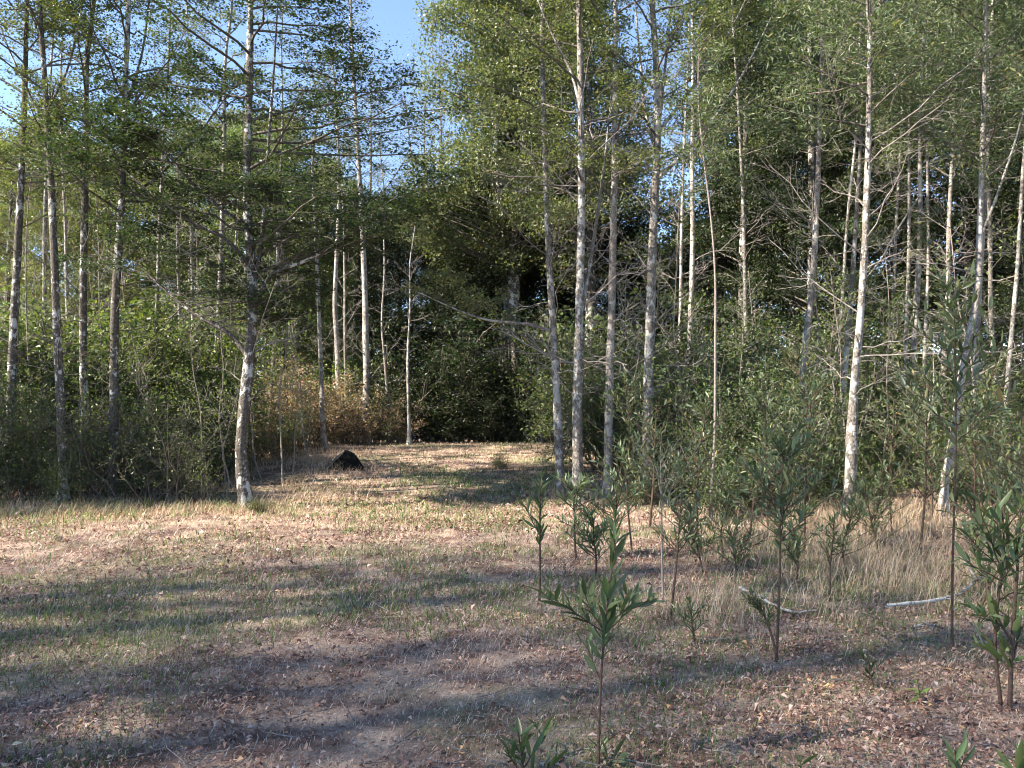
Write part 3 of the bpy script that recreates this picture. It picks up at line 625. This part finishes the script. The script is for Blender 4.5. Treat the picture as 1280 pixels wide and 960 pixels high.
def pole(px, D, s, v, col, label, group):
    label = label + near(px, D) if len((label + near(px, D)).split()) <= 16 else label
    x = (px - 640) / FPX * D
    root = thing('thin_pole_sapling', (x, D, gz(x, D)), label, 'sapling', group, rb.uniform(0, 6.28), s)
    obj('stem', PO[v][0], root); obj('twigs', PO[v][1], root, kind='stuff'); obj('foliage', PO[v][2], root, color=tuple(np.array(col) * rb.uniform(.8, 1.2)), kind='stuff')
for i in range(26):
    pole(-10 + 400 * (i + rb.random()) / 26, rb.uniform(12.4, 18), rb.uniform(.7, 1.3), i % 4, U2, 'thin bare-legged sapling in the left thicket', 'thin saplings in the left thicket')
for i in range(24):
    pole(770 + 520 * (i + rb.random()) / 24, rb.uniform(11.5, 17), rb.uniform(.7, 1.2), i % 4, LIM, 'thin bare-legged sapling in the right stand', 'thin saplings in the right stand')
for px, D, s, v in [(345, 17.2, .42, 2), (383, 16.2, .45, 0), (360, 18.4, .5, 1), (693, 14.2, .42, 2), (712, 14.6, .45, 0), (672, 13.6, .4, 2)]:
    pole(px, D, s, v, U1, 'short twiggy sapling at the path edge', 'twiggy saplings edging the path')

# ------------------------------------------------------------------ narrow-leaved saplings, leaf by leaf
def lance_mesh(seed, w=.2, droop=.12):
    rng = np.random.default_rng(seed)
    st = np.array([0, .08, .25, .5, .75, .92, 1.0]); wd = np.array([.06, .25, .75, 1, .72, .3, .03]) * w / 2
    x = rng.normal() * .05
    V = []
    for s, q in zip(st, wd):
        z = -droop * s * s; c = x * s * s
        V += [[c - q, s, z + q * .35], [c, s, z], [c + q, s, z + q * .35]]
    F = []
    for i in range(len(st) - 1):
        for j in range(2):
            a = i * 3 + j; F.append([a, a + 1, a + 4, a + 3])
    g = Geo(); g.add(np.array(V), np.array(F)); return g.mesh('lance_leaf', M['leaf_big'], True), np.array(V), np.array(F)
LANCE = [lance_mesh(71, .22, .05), lance_mesh(72, .18, .2), lance_mesh(73, .24, -.1), lance_mesh(74, .2, .36)]

def put_leaves(root, base, pos, d, ln, col, rng, single, name='leaf'):
    up = nrm(np.array([0, 0, 1.]) + rng.normal(size=pos.shape) * .45)
    d = nrm(d); s = nrm(np.cross(d, up)); n = np.cross(s, d)
    if single:
        for i in range(len(pos)):
            o = obj('leaf', LANCE[i % 4][0], root, color=tuple(np.array(col) * rng.uniform(.7, 1.35) * np.array([rng.uniform(.85, 1.2), 1, rng.uniform(.8, 1.1)])))
            mt = Matrix([[s[i][r], d[i][r], n[i][r]] for r in range(3)]).to_4x4()
            o.matrix_basis = Matrix.Translation(Vector((pos[i] - base).tolist())) @ mt @ Matrix.Scale(float(ln[i]), 4)
    else:
        g = Geo()
        for v in range(4):
            k = np.arange(v, len(pos), 4)
            LV, LF = LANCE[v][1], LANCE[v][2]
            V = pos[k][:, None] + (s[k][:, None] * LV[None, :, 0:1] + d[k][:, None] * LV[None, :, 1:2] + n[k][:, None] * LV[None, :, 2:3]) * ln[k][:, None, None]
            F = (LF[None] + (np.arange(len(k)) * len(LV))[:, None, None]).reshape(-1, 4)
            g.add(V.reshape(-1, 3), F)
        obj('foliage', g.mesh('foliage', M['leaf_big'], True, base), root, color=col, kind='stuff')

def stem_leaves(rng, path, f0, n, ln, rise=(35, 65), lift=0.0):
    t = f0 + (1 - f0) * (np.arange(n) + rng.random(n) * .6) / n
    p, T = interp_path(path, t)
    az = np.arange(n) * 2.4 + rng.normal(size=n) * .4
    el = np.radians(rng.uniform(*rise, n))
    A = nrm(np.cross(T, np.array([0.3, 0.9, 0.2]))); B = np.cross(T, A)
    d = (A * np.cos(az)[:, None] + B * np.sin(az)[:, None]) * np.cos(el)[:, None] + T * np.sin(el)[:, None]
    d = nrm(d + np.array([0, 0, lift]))
    L = ln * rng.uniform(.65, 1.15, n) * np.where(t > .93, .7, 1.)
    return p, d, L

def sapling(label, stem, D, seed, branches=(), leaf=.12, n=40, f0=.3, col=BLACKWOOD, w=5, single=True, group=None, auto=0, alen=.25, af=(.45, .95), mat='stem', rise=(30, 62), an=8):
    """stem: pixels bottom to top; branches: (pixel path, leaf count); auto: extra side shoots"""
    rng = np.random.default_rng(seed)
    q = np.array([P(a, b, D) for a, b in stem]); q[0, 2] = float(gz(q[0, 0], D)) - .02
    q[1:, 1] += np.cumsum(rng.normal(size=len(q) - 1) * .015)
    base = q[0].copy(); path = catmull(q, 16)
    root = thing('sapling', base, label, 'sapling', group)
    r0 = w / FPX * D / 2
    g = Geo(); g.add(*tubes(path[None], np.linspace(r0, r0 * .35, 16)[None], 8)); obj('stem', g.mesh('stem', M[mat], True, base), root)
    ps, ds, ls = [], [], []
    def take(a): ps.append(a[0]); ds.append(a[1]); ls.append(a[2])
    take(stem_leaves(rng, path, f0, n, leaf, rise))
    for bp, bn in branches:
        b = np.array([P(a, c, D) for a, c in bp]); b[:, 1] += np.linspace(0, rng.normal() * .12, len(b)) + (path[np.argmin(np.linalg.norm(path - b[0], axis=1)), 1] - D)
        b[0] = path[np.argmin(np.linalg.norm(path - b[0], axis=1))]
        bpth = catmull(b, 8); g = Geo(); g.add(*tubes(bpth[None], np.linspace(r0 * .5, r0 * .2, 8)[None], 6)); obj('branch', g.mesh('branch', M[mat], True, base), root)
        take(stem_leaves(rng, bpth, .2, bn, leaf, (25, 60), .75))
    if auto:
        t = rng.uniform(*af, auto); pb, T = interp_path(path, t); az = rng.uniform(0, 6.28, auto); el = np.radians(rng.uniform(20, 55, auto))
        L = alen * rng.uniform(.6, 1.2, auto) * (1.2 - .6 * (t - af[0]) / (af[1] - af[0] + .01))
        PB = grow_branches(rng, pb, np.stack([np.cos(az) * np.cos(el), np.sin(az) * np.cos(el), np.sin(el)], 1), L, 5, (0, 0, .12), .04)
        for k in range(auto):
            take(stem_leaves(rng, PB[k], .15, an, leaf * .9, (25, 60), .35))
        g = Geo(); g.add(*tubes(PB, np.full((auto, 1), r0 * .4) * np.linspace(1, .4, 5)[None], 5)); obj('side_shoots', g.mesh('side_shoots', M[mat], True, base), root)
    put_leaves(root, base, np.concatenate(ps), np.concatenate(ds), np.concatenate(ls), col, rng, single)
    return root

SAP = (0.07, 0.105, 0.05); SAPG = (0.09, 0.125, 0.07)
sapling('tall leafy sapling standing alone in the foreground with two leafy side arms', [(748, 968), (750, 900), (754, 820), (758, 760), (766, 690), (770, 640)], DG(748, 962), 201,
        [([(756, 800), (735, 775), (700, 750), (682, 740)], 15), ([(757, 790), (775, 772), (800, 765), (824, 760)], 15), ([(757, 800), (742, 770), (728, 735)], 9), ([(757, 795), (778, 775), (786, 745)], 7), ([(752, 850), (742, 830), (735, 812)], 5)],
        leaf=.125, n=56, f0=.42, col=(.085, .12, .065), w=4.2, rise=(50, 78))
sapling('knee-high leafy sprig in the litter left of the tall foreground sapling', [(655, 985), (652, 950), (648, 918)], DG(655, 958) - .1, 202, [([(654, 965), (672, 945), (686, 930)], 8), ([(654, 970), (640, 945), (634, 925)], 8), ([(654, 975), (690, 960), (700, 950)], 6)], leaf=.12, n=14, f0=.2, col=SAP, w=4)
sapling('small leafy sprout at the foot of the tall foreground sapling', [(745, 968), (748, 945), (752, 925)], DG(745, 955), 203, [([(746, 958), (765, 945), (775, 940)], 4)], leaf=.10, n=7, f0=.2, col=SAPG, w=3)
sapling('slim single-stemmed sapling with upright leaves beside the grassy path', [(674, 752), (675, 700), (675, 650), (676, 596)], DG(674, 752), 204, [([(675, 668), (664, 650), (657, 635)], 9)], leaf=.13, n=46, f0=.45, col=SAP, w=3.5, rise=(45, 72))
sapling('bare-legged sapling with a dense dark leafy head before the dry grass', [(970, 830), (973, 760), (977, 680), (980, 610), (985, 560)], DG(970, 828), 205, leaf=.095, n=44, f0=.5, col=BLACKWOOD, w=4, auto=34, alen=.36, af=(.55, 1.0), single=False, an=12)
sapling('short leaning leafy sapling crossing the stem of the bare-legged one', [(972, 828), (962, 785), (945, 750), (938, 740)], DG(972, 826) + .05, 206, leaf=.075, n=26, f0=.4, col=SAP, w=4, auto=7, alen=.13, af=(.5, 1.0), an=7)
sapling('small upright sapling in dry grass before the knobbly-footed tree', [(1037, 752), (1038, 710), (1041, 665), (1042, 640)], DG(1037, 752), 207, leaf=.09, n=24, f0=.35, col=SAP, w=3.5, auto=5, alen=.15, an=6)
sapling('tallest reddish-stemmed sapling of the right foreground, leafy only near its top', [(1190, 815), (1190, 720), (1191, 600), (1190, 500), (1189, 420), (1190, 350)], DG(1190, 815), 208, leaf=.12, n=46, f0=.55, col=BLACKWOOD, w=3.6, auto=24, alen=.42, af=(.56, .97), single=False, an=11)
sapling('dark-stemmed clump sapling with broad pale leaves, thinner stem of the pair', [(1252, 888), (1243, 800), (1247, 740), (1250, 690), (1248, 640)], DG(1252, 885), 209, [([(1246, 760), (1225, 765), (1205, 772)], 10)], leaf=.13, n=12, f0=.3, col=SAPG, w=5, auto=16, alen=.34, af=(.55, 1.0), an=9)
sapling('dark-stemmed clump sapling with broad pale leaves, thicker stem of the pair', [(1262, 890), (1262, 820), (1266, 740), (1272, 665), (1276, 620)], DG(1262, 888), 210, [([(1263, 800), (1240, 775), (1215, 768)], 8), ([(1264, 830), (1280, 790), (1296, 770)], 8), ([(1263, 840), (1248, 820), (1230, 812)], 6)], leaf=.15, n=30, f0=.2, col=(0.10, 0.14, 0.065), w=6)
sapling('low leaf sprig in the bare litter before the dark-stemmed pair', [(1195, 985), (1192, 962), (1190, 940)], DG(1195, 958) - .15, 211, [([(1194, 972), (1205, 955), (1214, 940)], 4)], leaf=.12, n=6, f0=.1, col=SAP, w=3.5)
sapling('low leaf sprig beside the foot of the dark-stemmed pair', [(1272, 985), (1272, 960), (1270, 938)], DG(1272, 958) - .15, 212, [([(1272, 972), (1255, 955), (1243, 938)], 5), ([(1272, 972), (1285, 955), (1292, 945)], 4)], leaf=.13, n=6, f0=.1, col=SAP, w=3.5)
sapling('tiny leaf sprig in the litter between the two foreground sapling groups', [(1004, 985), (1002, 965), (1000, 948)], DG(1004, 958) - .1, 213, leaf=.10, n=7, f0=.1, col=SAP, w=3)
sapling('small dark ragged seedling in the litter', [(1095, 865), (1090, 845), (1088, 825)], DG(1095, 862), 214, leaf=.075, n=14, f0=.1, col=(.05, .07, .04), w=3, auto=4, alen=.1, an=5)
sapling('pale yellow-green seedling in the litter', [(1152, 885), (1150, 868), (1147, 852)], DG(1152, 882), 215, leaf=.09, n=9, f0=.1, col=(.16, .22, .07), w=2.5, rise=(10, 40))
sapling('leafy sapling of the grass edge with a twisted stem and bare foot', [(838, 772), (843, 730), (848, 690), (852, 640), (856, 590)], DG(838, 770), 216, leaf=.08, n=40, f0=.35, col=BLACKWOOD, w=3.5, auto=20, alen=.26, af=(.4, 1.0), single=False, an=9)
sapling('straight grey-stemmed sapling of the grass edge with a high leafy head', [(829, 752), (827, 690), (826, 620), (824, 560)], DG(829, 752), 217, leaf=.085, n=24, f0=.6, col=BLACKWOOD, w=3.2, auto=18, alen=.42, af=(.6, 1.0), single=False, mat='stem_grey', an=10)
sapling('low bushy seedling in the dry grass below the grass-edge saplings', [(868, 808), (866, 780), (862, 745)], DG(868, 806), 218, leaf=.075, n=18, f0=.1, col=SAPG, w=3, auto=7, alen=.16, af=(.2, .9), an=7)
# young narrow-leaved regrowth behind
gsap = 'narrow-leaved regrowth in the dry grass'
rs = np.random.default_rng(88)
spots = [(790, 690, 150), (770, 700, 120), (812, 660, 110), (870, 680, 110), (935, 690, 130), (905, 700, 70), (960, 660, 110), (1005, 690, 150), (1015, 650, 130), (1090, 670, 60), (1115, 668, 130), (1150, 690, 160), (1165, 660, 120), (1215, 700, 120), (1240, 690, 140), (1262, 720, 130), (1225, 760, 80), (1280, 740, 150), (1100, 700, 60), (1060, 720, 60), (918, 735, 75), (745, 720, 55), (720, 700, 60), (880, 720, 60), (995, 730, 70)]
for i, (px, py, h) in enumerate(spots):
    D = DG(px, py); h *= 1.2
    lean = rs.normal() * 14; h *= rs.uniform(.9, 1.35)
    sapling(('tall' if h > 150 else 'short' if h < 90 else 'young') + ' narrow-leaved regrowth sapling' + (near(px, D) or ' in the dry grass'), [(px, py), (px + lean * .2 + rs.normal() * 4, py - h * .35), (px + lean * .6 + rs.normal() * 5, py - h * .7), (px + lean, py - h)], D, 300 + i, leaf=rs.uniform(.085, .115), n=30, f0=rs.uniform(.2, .5), col=tuple(np.array(BLACKWOOD) * rs.uniform(.9, 1.6)), w=rs.uniform(2.4, 3.4), auto=int(11 + h / 7), alen=.22 + h / 650, af=(.25, 1.), single=False, group=gsap, an=10)

# ------------------------------------------------------------------ boulder
def build_boulder():
    import bmesh
    D = DG(430, 590) + .25
    out = [(411, 586), (416, 579), (431, 565), (446, 571), (455, 584), (449, 592), (414, 594)]
    back = [(406, 585), (412, 576), (430, 562), (443, 567), (450, 581), (446, 588), (410, 590)]
    bm = bmesh.new(); fr = [P(a, b, D) for a, b in out]
    c = np.mean(fr, 0)
    for p in fr: bm.verts.new(p + np.array([0, 0, 0]))
    for k, p in enumerate(fr):
        q = P(*back[k], D + .5); q[2] = max(q[2], float(gz(q[0], q[1])) - .05); bm.verts.new(q)
    bm.verts.new(c + np.array([.03, -.13, -.05]))
    bmesh.ops.convex_hull(bm, input=bm.verts[:])
    bmesh.ops.triangulate(bm, faces=bm.faces[:])
    bmesh.ops.subdivide_edges(bm, edges=bm.edges[:], cuts=5, use_grid_fill=True)
    bmesh.ops.recalc_face_normals(bm, faces=bm.faces[:]); bm.normal_update()
    rng = np.random.default_rng(4)
    for v in bm.verts:
        a = vnoise(v.co.x * 9 + v.co.z * 5, v.co.z * 9 + v.co.y * 6, 1) - .5
        b = vnoise(v.co.x * 25, v.co.z * 25 + v.co.y * 21, 1) - .5
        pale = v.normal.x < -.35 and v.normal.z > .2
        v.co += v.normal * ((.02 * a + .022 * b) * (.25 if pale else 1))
    base = np.array([c[0], D + .25, float(gz(c[0], D + .25))])
    for v in bm.verts: v.co -= Vector(base.tolist())
    bm.normal_update()
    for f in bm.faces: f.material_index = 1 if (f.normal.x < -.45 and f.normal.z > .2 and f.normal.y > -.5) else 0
    me = bpy.data.meshes.new('boulder'); bm.to_mesh(me); bm.free()
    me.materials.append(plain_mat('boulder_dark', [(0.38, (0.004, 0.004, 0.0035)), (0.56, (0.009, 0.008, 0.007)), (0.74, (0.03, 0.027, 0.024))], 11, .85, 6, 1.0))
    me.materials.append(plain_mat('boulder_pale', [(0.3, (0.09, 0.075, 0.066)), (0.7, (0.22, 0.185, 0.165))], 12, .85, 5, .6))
    o = obj('boulder', me, loc=base); tag(o, 'dark angular boulder with one pale slanting face lying in the clearing', 'boulder')
build_boulder()

# ------------------------------------------------------------------ fallen branches
def fallen(label, pix, w, seed, forks=(), lift=.03):
    rng = np.random.default_rng(seed)
    def lay(pl, lf):
        q = []
        for a, b in pl:
            D = DG(a, b); p = P(a, b, D); p[2] = float(gz(p[0], p[1])) + lf + rng.uniform(-.005, .02); q.append(p)
        q = catmull(np.array(q), 22); q += np.cumsum(rng.normal(size=q.shape) * [.008, .012, .004], 0) * np.linspace(0, 1, 22)[:, None]; q[:, 2] = np.maximum(q[:, 2], gz(q[:, 0], q[:, 1]) + .004)
        return q
    path = lay(pix, lift); base = path[0].copy(); base[2] = float(gz(base[0], base[1]))
    D = path[0][1]; r = w / FPX * D / 2
    root = thing('fallen_branch', base, label, 'branch')
    g = Geo(); g.add(*trunk_geo(path, np.linspace(r, r * .55, 22) * (.75 + .6 * rng.random(22)), rng, 8)); obj('limb', g.mesh('limb', M['bark_fallen'], True, base), root)
    for fk in forks:
        fp = lay(fk, lift + .03); g = Geo(); g.add(*trunk_geo(fp, np.linspace(r * .75, r * .3, 22), rng, 7)); obj('fork', g.mesh('fork', M['bark_fallen'], True, base), root)
    n = 7; t = rng.uniform(.2, .95, n); pb, T = interp_path(path, t)
    d = nrm(np.c_[rng.normal(size=(n, 2)), rng.uniform(.1, .7, n)]); L = rng.uniform(.08, .3, n)
    PB = grow_branches(rng, pb, d, L, 4, (0, 0, 0), .1); g = Geo(); g.add(*tubes(PB, np.full((n, 4), r * .18), 4)); obj('twigs', g.mesh('twigs', M['bark_fallen'], True, base), root, kind='stuff')
M['bark_fallen'] = bark_mat('bark_fallen', (0.07, 0.06, 0.05), (0.24, 0.21, 0.19), (0.52, 0.51, 0.48), 0.62, 16)
fallen('forked lichen-white fallen branch lying in the dry grass under the clump saplings', [(1108, 774), (1140, 770), (1180, 764), (1212, 752), (1228, 738)], 5, 401, [[(1226, 740), (1232, 725), (1255, 700)], [(1222, 745), (1208, 720), (1195, 695), (1177, 675)]], lift=.09)
fallen('curved bleached fallen branch poking out behind the bare-legged sapling', [(925, 740), (945, 752), (968, 764), (992, 773), (1012, 775)], 4.2, 402)
fallen('short bleached stick lying in front of the forked fallen branch', [(1138, 789), (1150, 787), (1163, 783)], 4, 403, lift=.015)

# ------------------------------------------------------------------ grass, straw, litter (nobody could count them)
def scatter(rng, n, y0=1.6, y1=24, px0=-160, px1=1440, pad=1.2):
    y = np.exp(rng.uniform(math.log(y0), math.log(y1), n))
    half = y * .662 * 1.12 + pad
    x = rng.uniform(-1, 1, n) * half
    return x, y

def blades(rng, x, y, h, w, tilt, seg3=False, azb=None):
    n = len(x); z = gz(x, y)
    p = np.stack([x, y, z - .004], 1)
    az = rng.uniform(0, 2 * math.pi, n); tl = tilt * rng.uniform(.3, 1.3, n)
    out = np.stack([np.cos(az), np.sin(az), np.zeros(n)], 1); up = np.array([[0, 0, 1.]])
    s = np.stack([-np.sin(az + .6), np.cos(az + .6), np.zeros(n)], 1) * (w / 2)[:, None]
    d1 = nrm(up * np.cos(tl * .5)[:, None] + out * np.sin(tl * .5)[:, None]); d2 = nrm(up * np.cos(tl * 1.4)[:, None] + out * np.sin(tl * 1.4)[:, None])
    m = p + d1 * (h * .55)[:, None]; e = m + d2 * (h * .45)[:, None]
    e[:, 2] = np.maximum(e[:, 2], z + .004)
    V = np.stack([p - s, p + s, m + s * .8, m - s * .8, e], 1).reshape(-1, 3)
    i = np.arange(n)[:, None] * 5
    return V, i + np.array([[0, 1, 2, 3]]), i + np.array([[3, 2, 4]])

def in_clearing(x, y):
    """1 on the open grass, 0 in the thickets"""
    xl = np.interp(y, [0, 10.3, 11.6, 12.5, 17, 20, 23], [-40, -40, -9, -3.6, -4.6, -6.2, -5]); xr = np.interp(y, [0, 6, 9, 12, 16, 23], [8, 7, 3.5, 2.0, 1.6, 1.6])
    return sstep(-.5, .5, x - xl) * sstep(-.7, .7, xr - x)

def green_f(x, y):
    f = .36 + 1.5 * (vnoise(x, y, 1.5, 3) - .5) + 1.2 * (vnoise(x, y, .45, 8) - .5)
    f += .55 * sstep(11.5, 12.5, y) * (1 - sstep(15.2, 17, y)) * sstep(-3.5, -1, x) - .55 * sstep(16.5, 18.5, y) - .12 * sstep(2.5, 5, x)  # greener middle band stands in for shade, less green for the sunlit end
    f += .3 * np.exp(-((x - .3) / 2.2) ** 2) * sstep(6.5, 9, y)
    return np.clip(f, 0, 1)
def sun_tan_f(x, y):  # tan bands stand in for sun strips; the right side is plain dry grass
    f = sstep(15.8, 18.2, y) + .9 * np.exp(-((y - 10.9) / 1.0) ** 2) * sstep(1.5, -1.5, x) + .55 * np.exp(-((y - 12.2) / .7) ** 2) + .6 * sstep(1.8, 3.8, x) * sstep(5.2, 7, y)
    return np.clip(f * (.55 + .9 * vnoise(x, y, .8, 15)), 0, 1)

def grass_object(name, label, mat, parts):
    g = Geo()
    for V, Q, T in parts:
        g.v.append(V); g.f[4].append(Q + g.n); g.f[3].append(T + g.n); g.mi[4].append(np.zeros(len(Q))); g.mi[3].append(np.zeros(len(T))); g.n += len(V)
    o = obj(name, g.mesh(name, M[mat], False), kind='stuff'); o["label"] = label; o["category"] = 'grass'

rg = np.random.default_rng(17)
dist = lambda y: np.clip(y / 5, .7, 3.2)
x, y = scatter(rg, 160000, 2.3); k = rg.random(len(x)) < green_f(x, y) * (.25 + .75 * in_clearing(x, y)); x, y = x[k], y[k]
grass_object('green_grass', 'short green grass in patches across the clearing, thickened to stand in for the shaded band', 'green_grass', [blades(rg, x, y, rg.uniform(.025, .09, len(x)) * np.clip(dist(y), .8, 1.4), .005 * dist(y), np.full(len(x), .8))])
x, y = scatter(rg, 140000, 2.3); k = rg.random(len(x)) < (1 - .85 * sun_tan_f(x, y)) * np.maximum(.75 + .8 * (vnoise(x, y, .7, 21) - .4), .6); x, y = x[k], y[k]
grass_object('withered_grass', 'greyish withered grass matted over the clearing floor', 'dry_grass', [blades(rg, x, y, rg.uniform(.025, .085, len(x)) * np.clip(dist(y), .8, 1.3), .0036 * dist(y), np.full(len(x), 1.45))])
x, y = scatter(rg, 150000, 4); k = rg.random(len(x)) < sun_tan_f(x, y); x, y = x[k], y[k]
grass_object('sun_strip_straw', 'straw-coloured short dry grass, set in bands to paint the sunlit strips', 'tan_grass', [blades(rg, x, y, rg.uniform(.03, .08, len(x)) * np.clip(dist(y), .8, 1.4), .0028 * dist(y), np.full(len(x), 1.1))])
# tall dry grass: right side, thicket edge, tree feet
def tufts(cx, cy, per, r, h0, h1, tilt):
    n = len(cx) * per; x = np.repeat(cx, per) + rg.normal(size=n) * r; y = np.repeat(cy, per) + rg.normal(size=n) * r
    return blades(rg, x, y, rg.uniform(h0, h1, n), .0024 * np.clip(y / 5, .8, 2.4), np.full(n, tilt))
ntf = 620
ty = rg.uniform(5.6, 11.5, ntf); tx = rg.uniform(0.1, 1.0, ntf) ** .9 * (ty * .7) + .12 * ty
kk = rg.random(ntf) < np.clip(vnoise(tx, ty, 1.1, 44) * 1.9 - .35, 0, 1); tx, ty = tx[kk], ty[kk]
ex = rg.uniform(-9, -3.2, 230); ey = 11.35 + .5 * (vnoise(ex, ex * 0, .8) - .5) + rg.uniform(-.3, .8, 230)
fx = np.concatenate([rg.uniform(-4.2, -2.4, 60), rg.uniform(-6.5, -3.6, 90)]); fy = np.concatenate([rg.uniform(12, 16, 60), rg.uniform(16, 20, 90)])
tr_x = np.array([P(723, 637, DG(723, 637))[0], P(701, 622, DG(701, 622))[0], P(1062, 656, DG(1062, 656))[0], P(760, 612, 13)[0]]); tr_y = np.array([DG(723, 637), DG(701, 622), DG(1062, 656), 13.0])
grass_object('tall_dry_grass', 'tall wispy dry grass around the saplings and along the thicket edge', 'tan_grass', [tufts(tx, ty, 28, .14, .12, .46, .8), tufts(ex, ey, 13, .16, .05, .24, .9), tufts(fx, fy, 22, .15, .08, .25, .8), tufts(np.repeat(tr_x, 7) + rg.normal(size=28) * .2, np.repeat(tr_y, 7) - .1 + rg.normal(size=28) * .15, 40, .1, .08, .3, .9)])
grass_object('weedy_grass', 'longer green grass and weeds mixed into the dry grass', 'green_grass', [tufts(tx[::2] + .1, ty[::2] + .1, 13, .14, .08, .28, .8), tufts(ex[::3], ey[::3] + .1, 20, .1, .08, .25, .7)])
# fallen leaves
def litter(n, y0, y1, size):
    x, y = scatter(rg, n, y0, y1); k = rg.random(n) < np.clip(.38 + 1.5 * (vnoise(x, y, 1.2, 61) - .35) + .8 * (vnoise(x, y, .35, 71) - .5) + .25 * sstep(1, 4, x) * sstep(9, 6, y), .22, 1) * (1 - .8 * sstep(13, 18, y)); x, y = x[k], y[k]
    n = len(x); p = np.stack([x, y, gz(x, y) + rg.uniform(.006, .04, n)], 1)
    d = rg.normal(size=(n, 3)) * [1, 1, .28]; up = nrm(np.array([0, 0, 1.]) + rg.normal(size=(n, 3)) * .45)
    ln = np.clip(size * np.exp(rg.normal(size=n) * .45) * .8, .012, .062) * np.clip(y / 6, .9, 1.8)
    return leaves4(p, d, up, ln, ln * rg.uniform(.12, .5, n), .5)
g = Geo(); g.add(*litter(200000, 2.3, 20, .034))
o = obj('fallen_leaves', g.mesh('fallen_leaves', M['dry_leaf'], False), kind='stuff'); o["label"] = 'brown fallen leaves strewn over the clearing floor'; o["category"] = 'leaf litter'
# fallen twigs
def twig_litter(n):
    x, y = scatter(rg, n, 2.3, 14); L = rg.uniform(.08, .32, n); az = rg.uniform(0, 6.28, n)
    b = np.stack([x, y, gz(x, y) + .012], 1); d = nrm(np.stack([np.cos(az), np.sin(az), rg.normal(size=n) * .12], 1))
    PB = grow_branches(rg, b, d, L, 4, (0, 0, 0), .09); PB[:, :, 2] = np.maximum(PB[:, :, 2], gz(PB[:, :, 0], PB[:, :, 1]) + .004)
    return tubes(PB, rg.uniform(.0015, .004, n)[:, None] * np.linspace(1, .5, 4)[None], 4)
g = Geo(); g.add(*twig_litter(1500))
o = obj('fallen_twigs', g.mesh('fallen_twigs', M['twig_grey'], True), kind='stuff'); o["label"] = 'small grey twigs strewn through the leaf litter'; o["category"] = 'twigs'
# dark sedge tuft at the foot of the layered tree, low shrub on the path edge
b0 = P(322, 642, DG(322, 642)); n = 260
sx = b0[0] + rg.normal(size=n) * .07; sy = b0[1] + rg.normal(size=n) * .07
V, Q, T = blades(rg, sx, sy, rg.uniform(.18, .38, n), np.full(n, .006), np.full(n, 1.1))
g = Geo(); g.v.append(V - b0); g.f[4].append(Q); g.f[3].append(T); g.mi[4].append(np.zeros(n)); g.mi[3].append(np.zeros(n)); g.n = len(V)
tag(obj('sedge_tuft', g.mesh('sedge_tuft', M['sedge'] if 'sedge' in M else leaf_mat('sedge', stops=[(0, (.03, .04, .02)), (1, (.11, .11, .06))]), False), loc=b0), 'dark arching sedge tuft at the foot of the layered tree', 'grass tuft')
d0 = DG(626, 586); shrub(3, P(626, 586, d0)[0], d0, .28, (.10, .12, .07), 'tiny grey-green bush alone on the straw of the far clearing', None, 'shrub', 1.5)
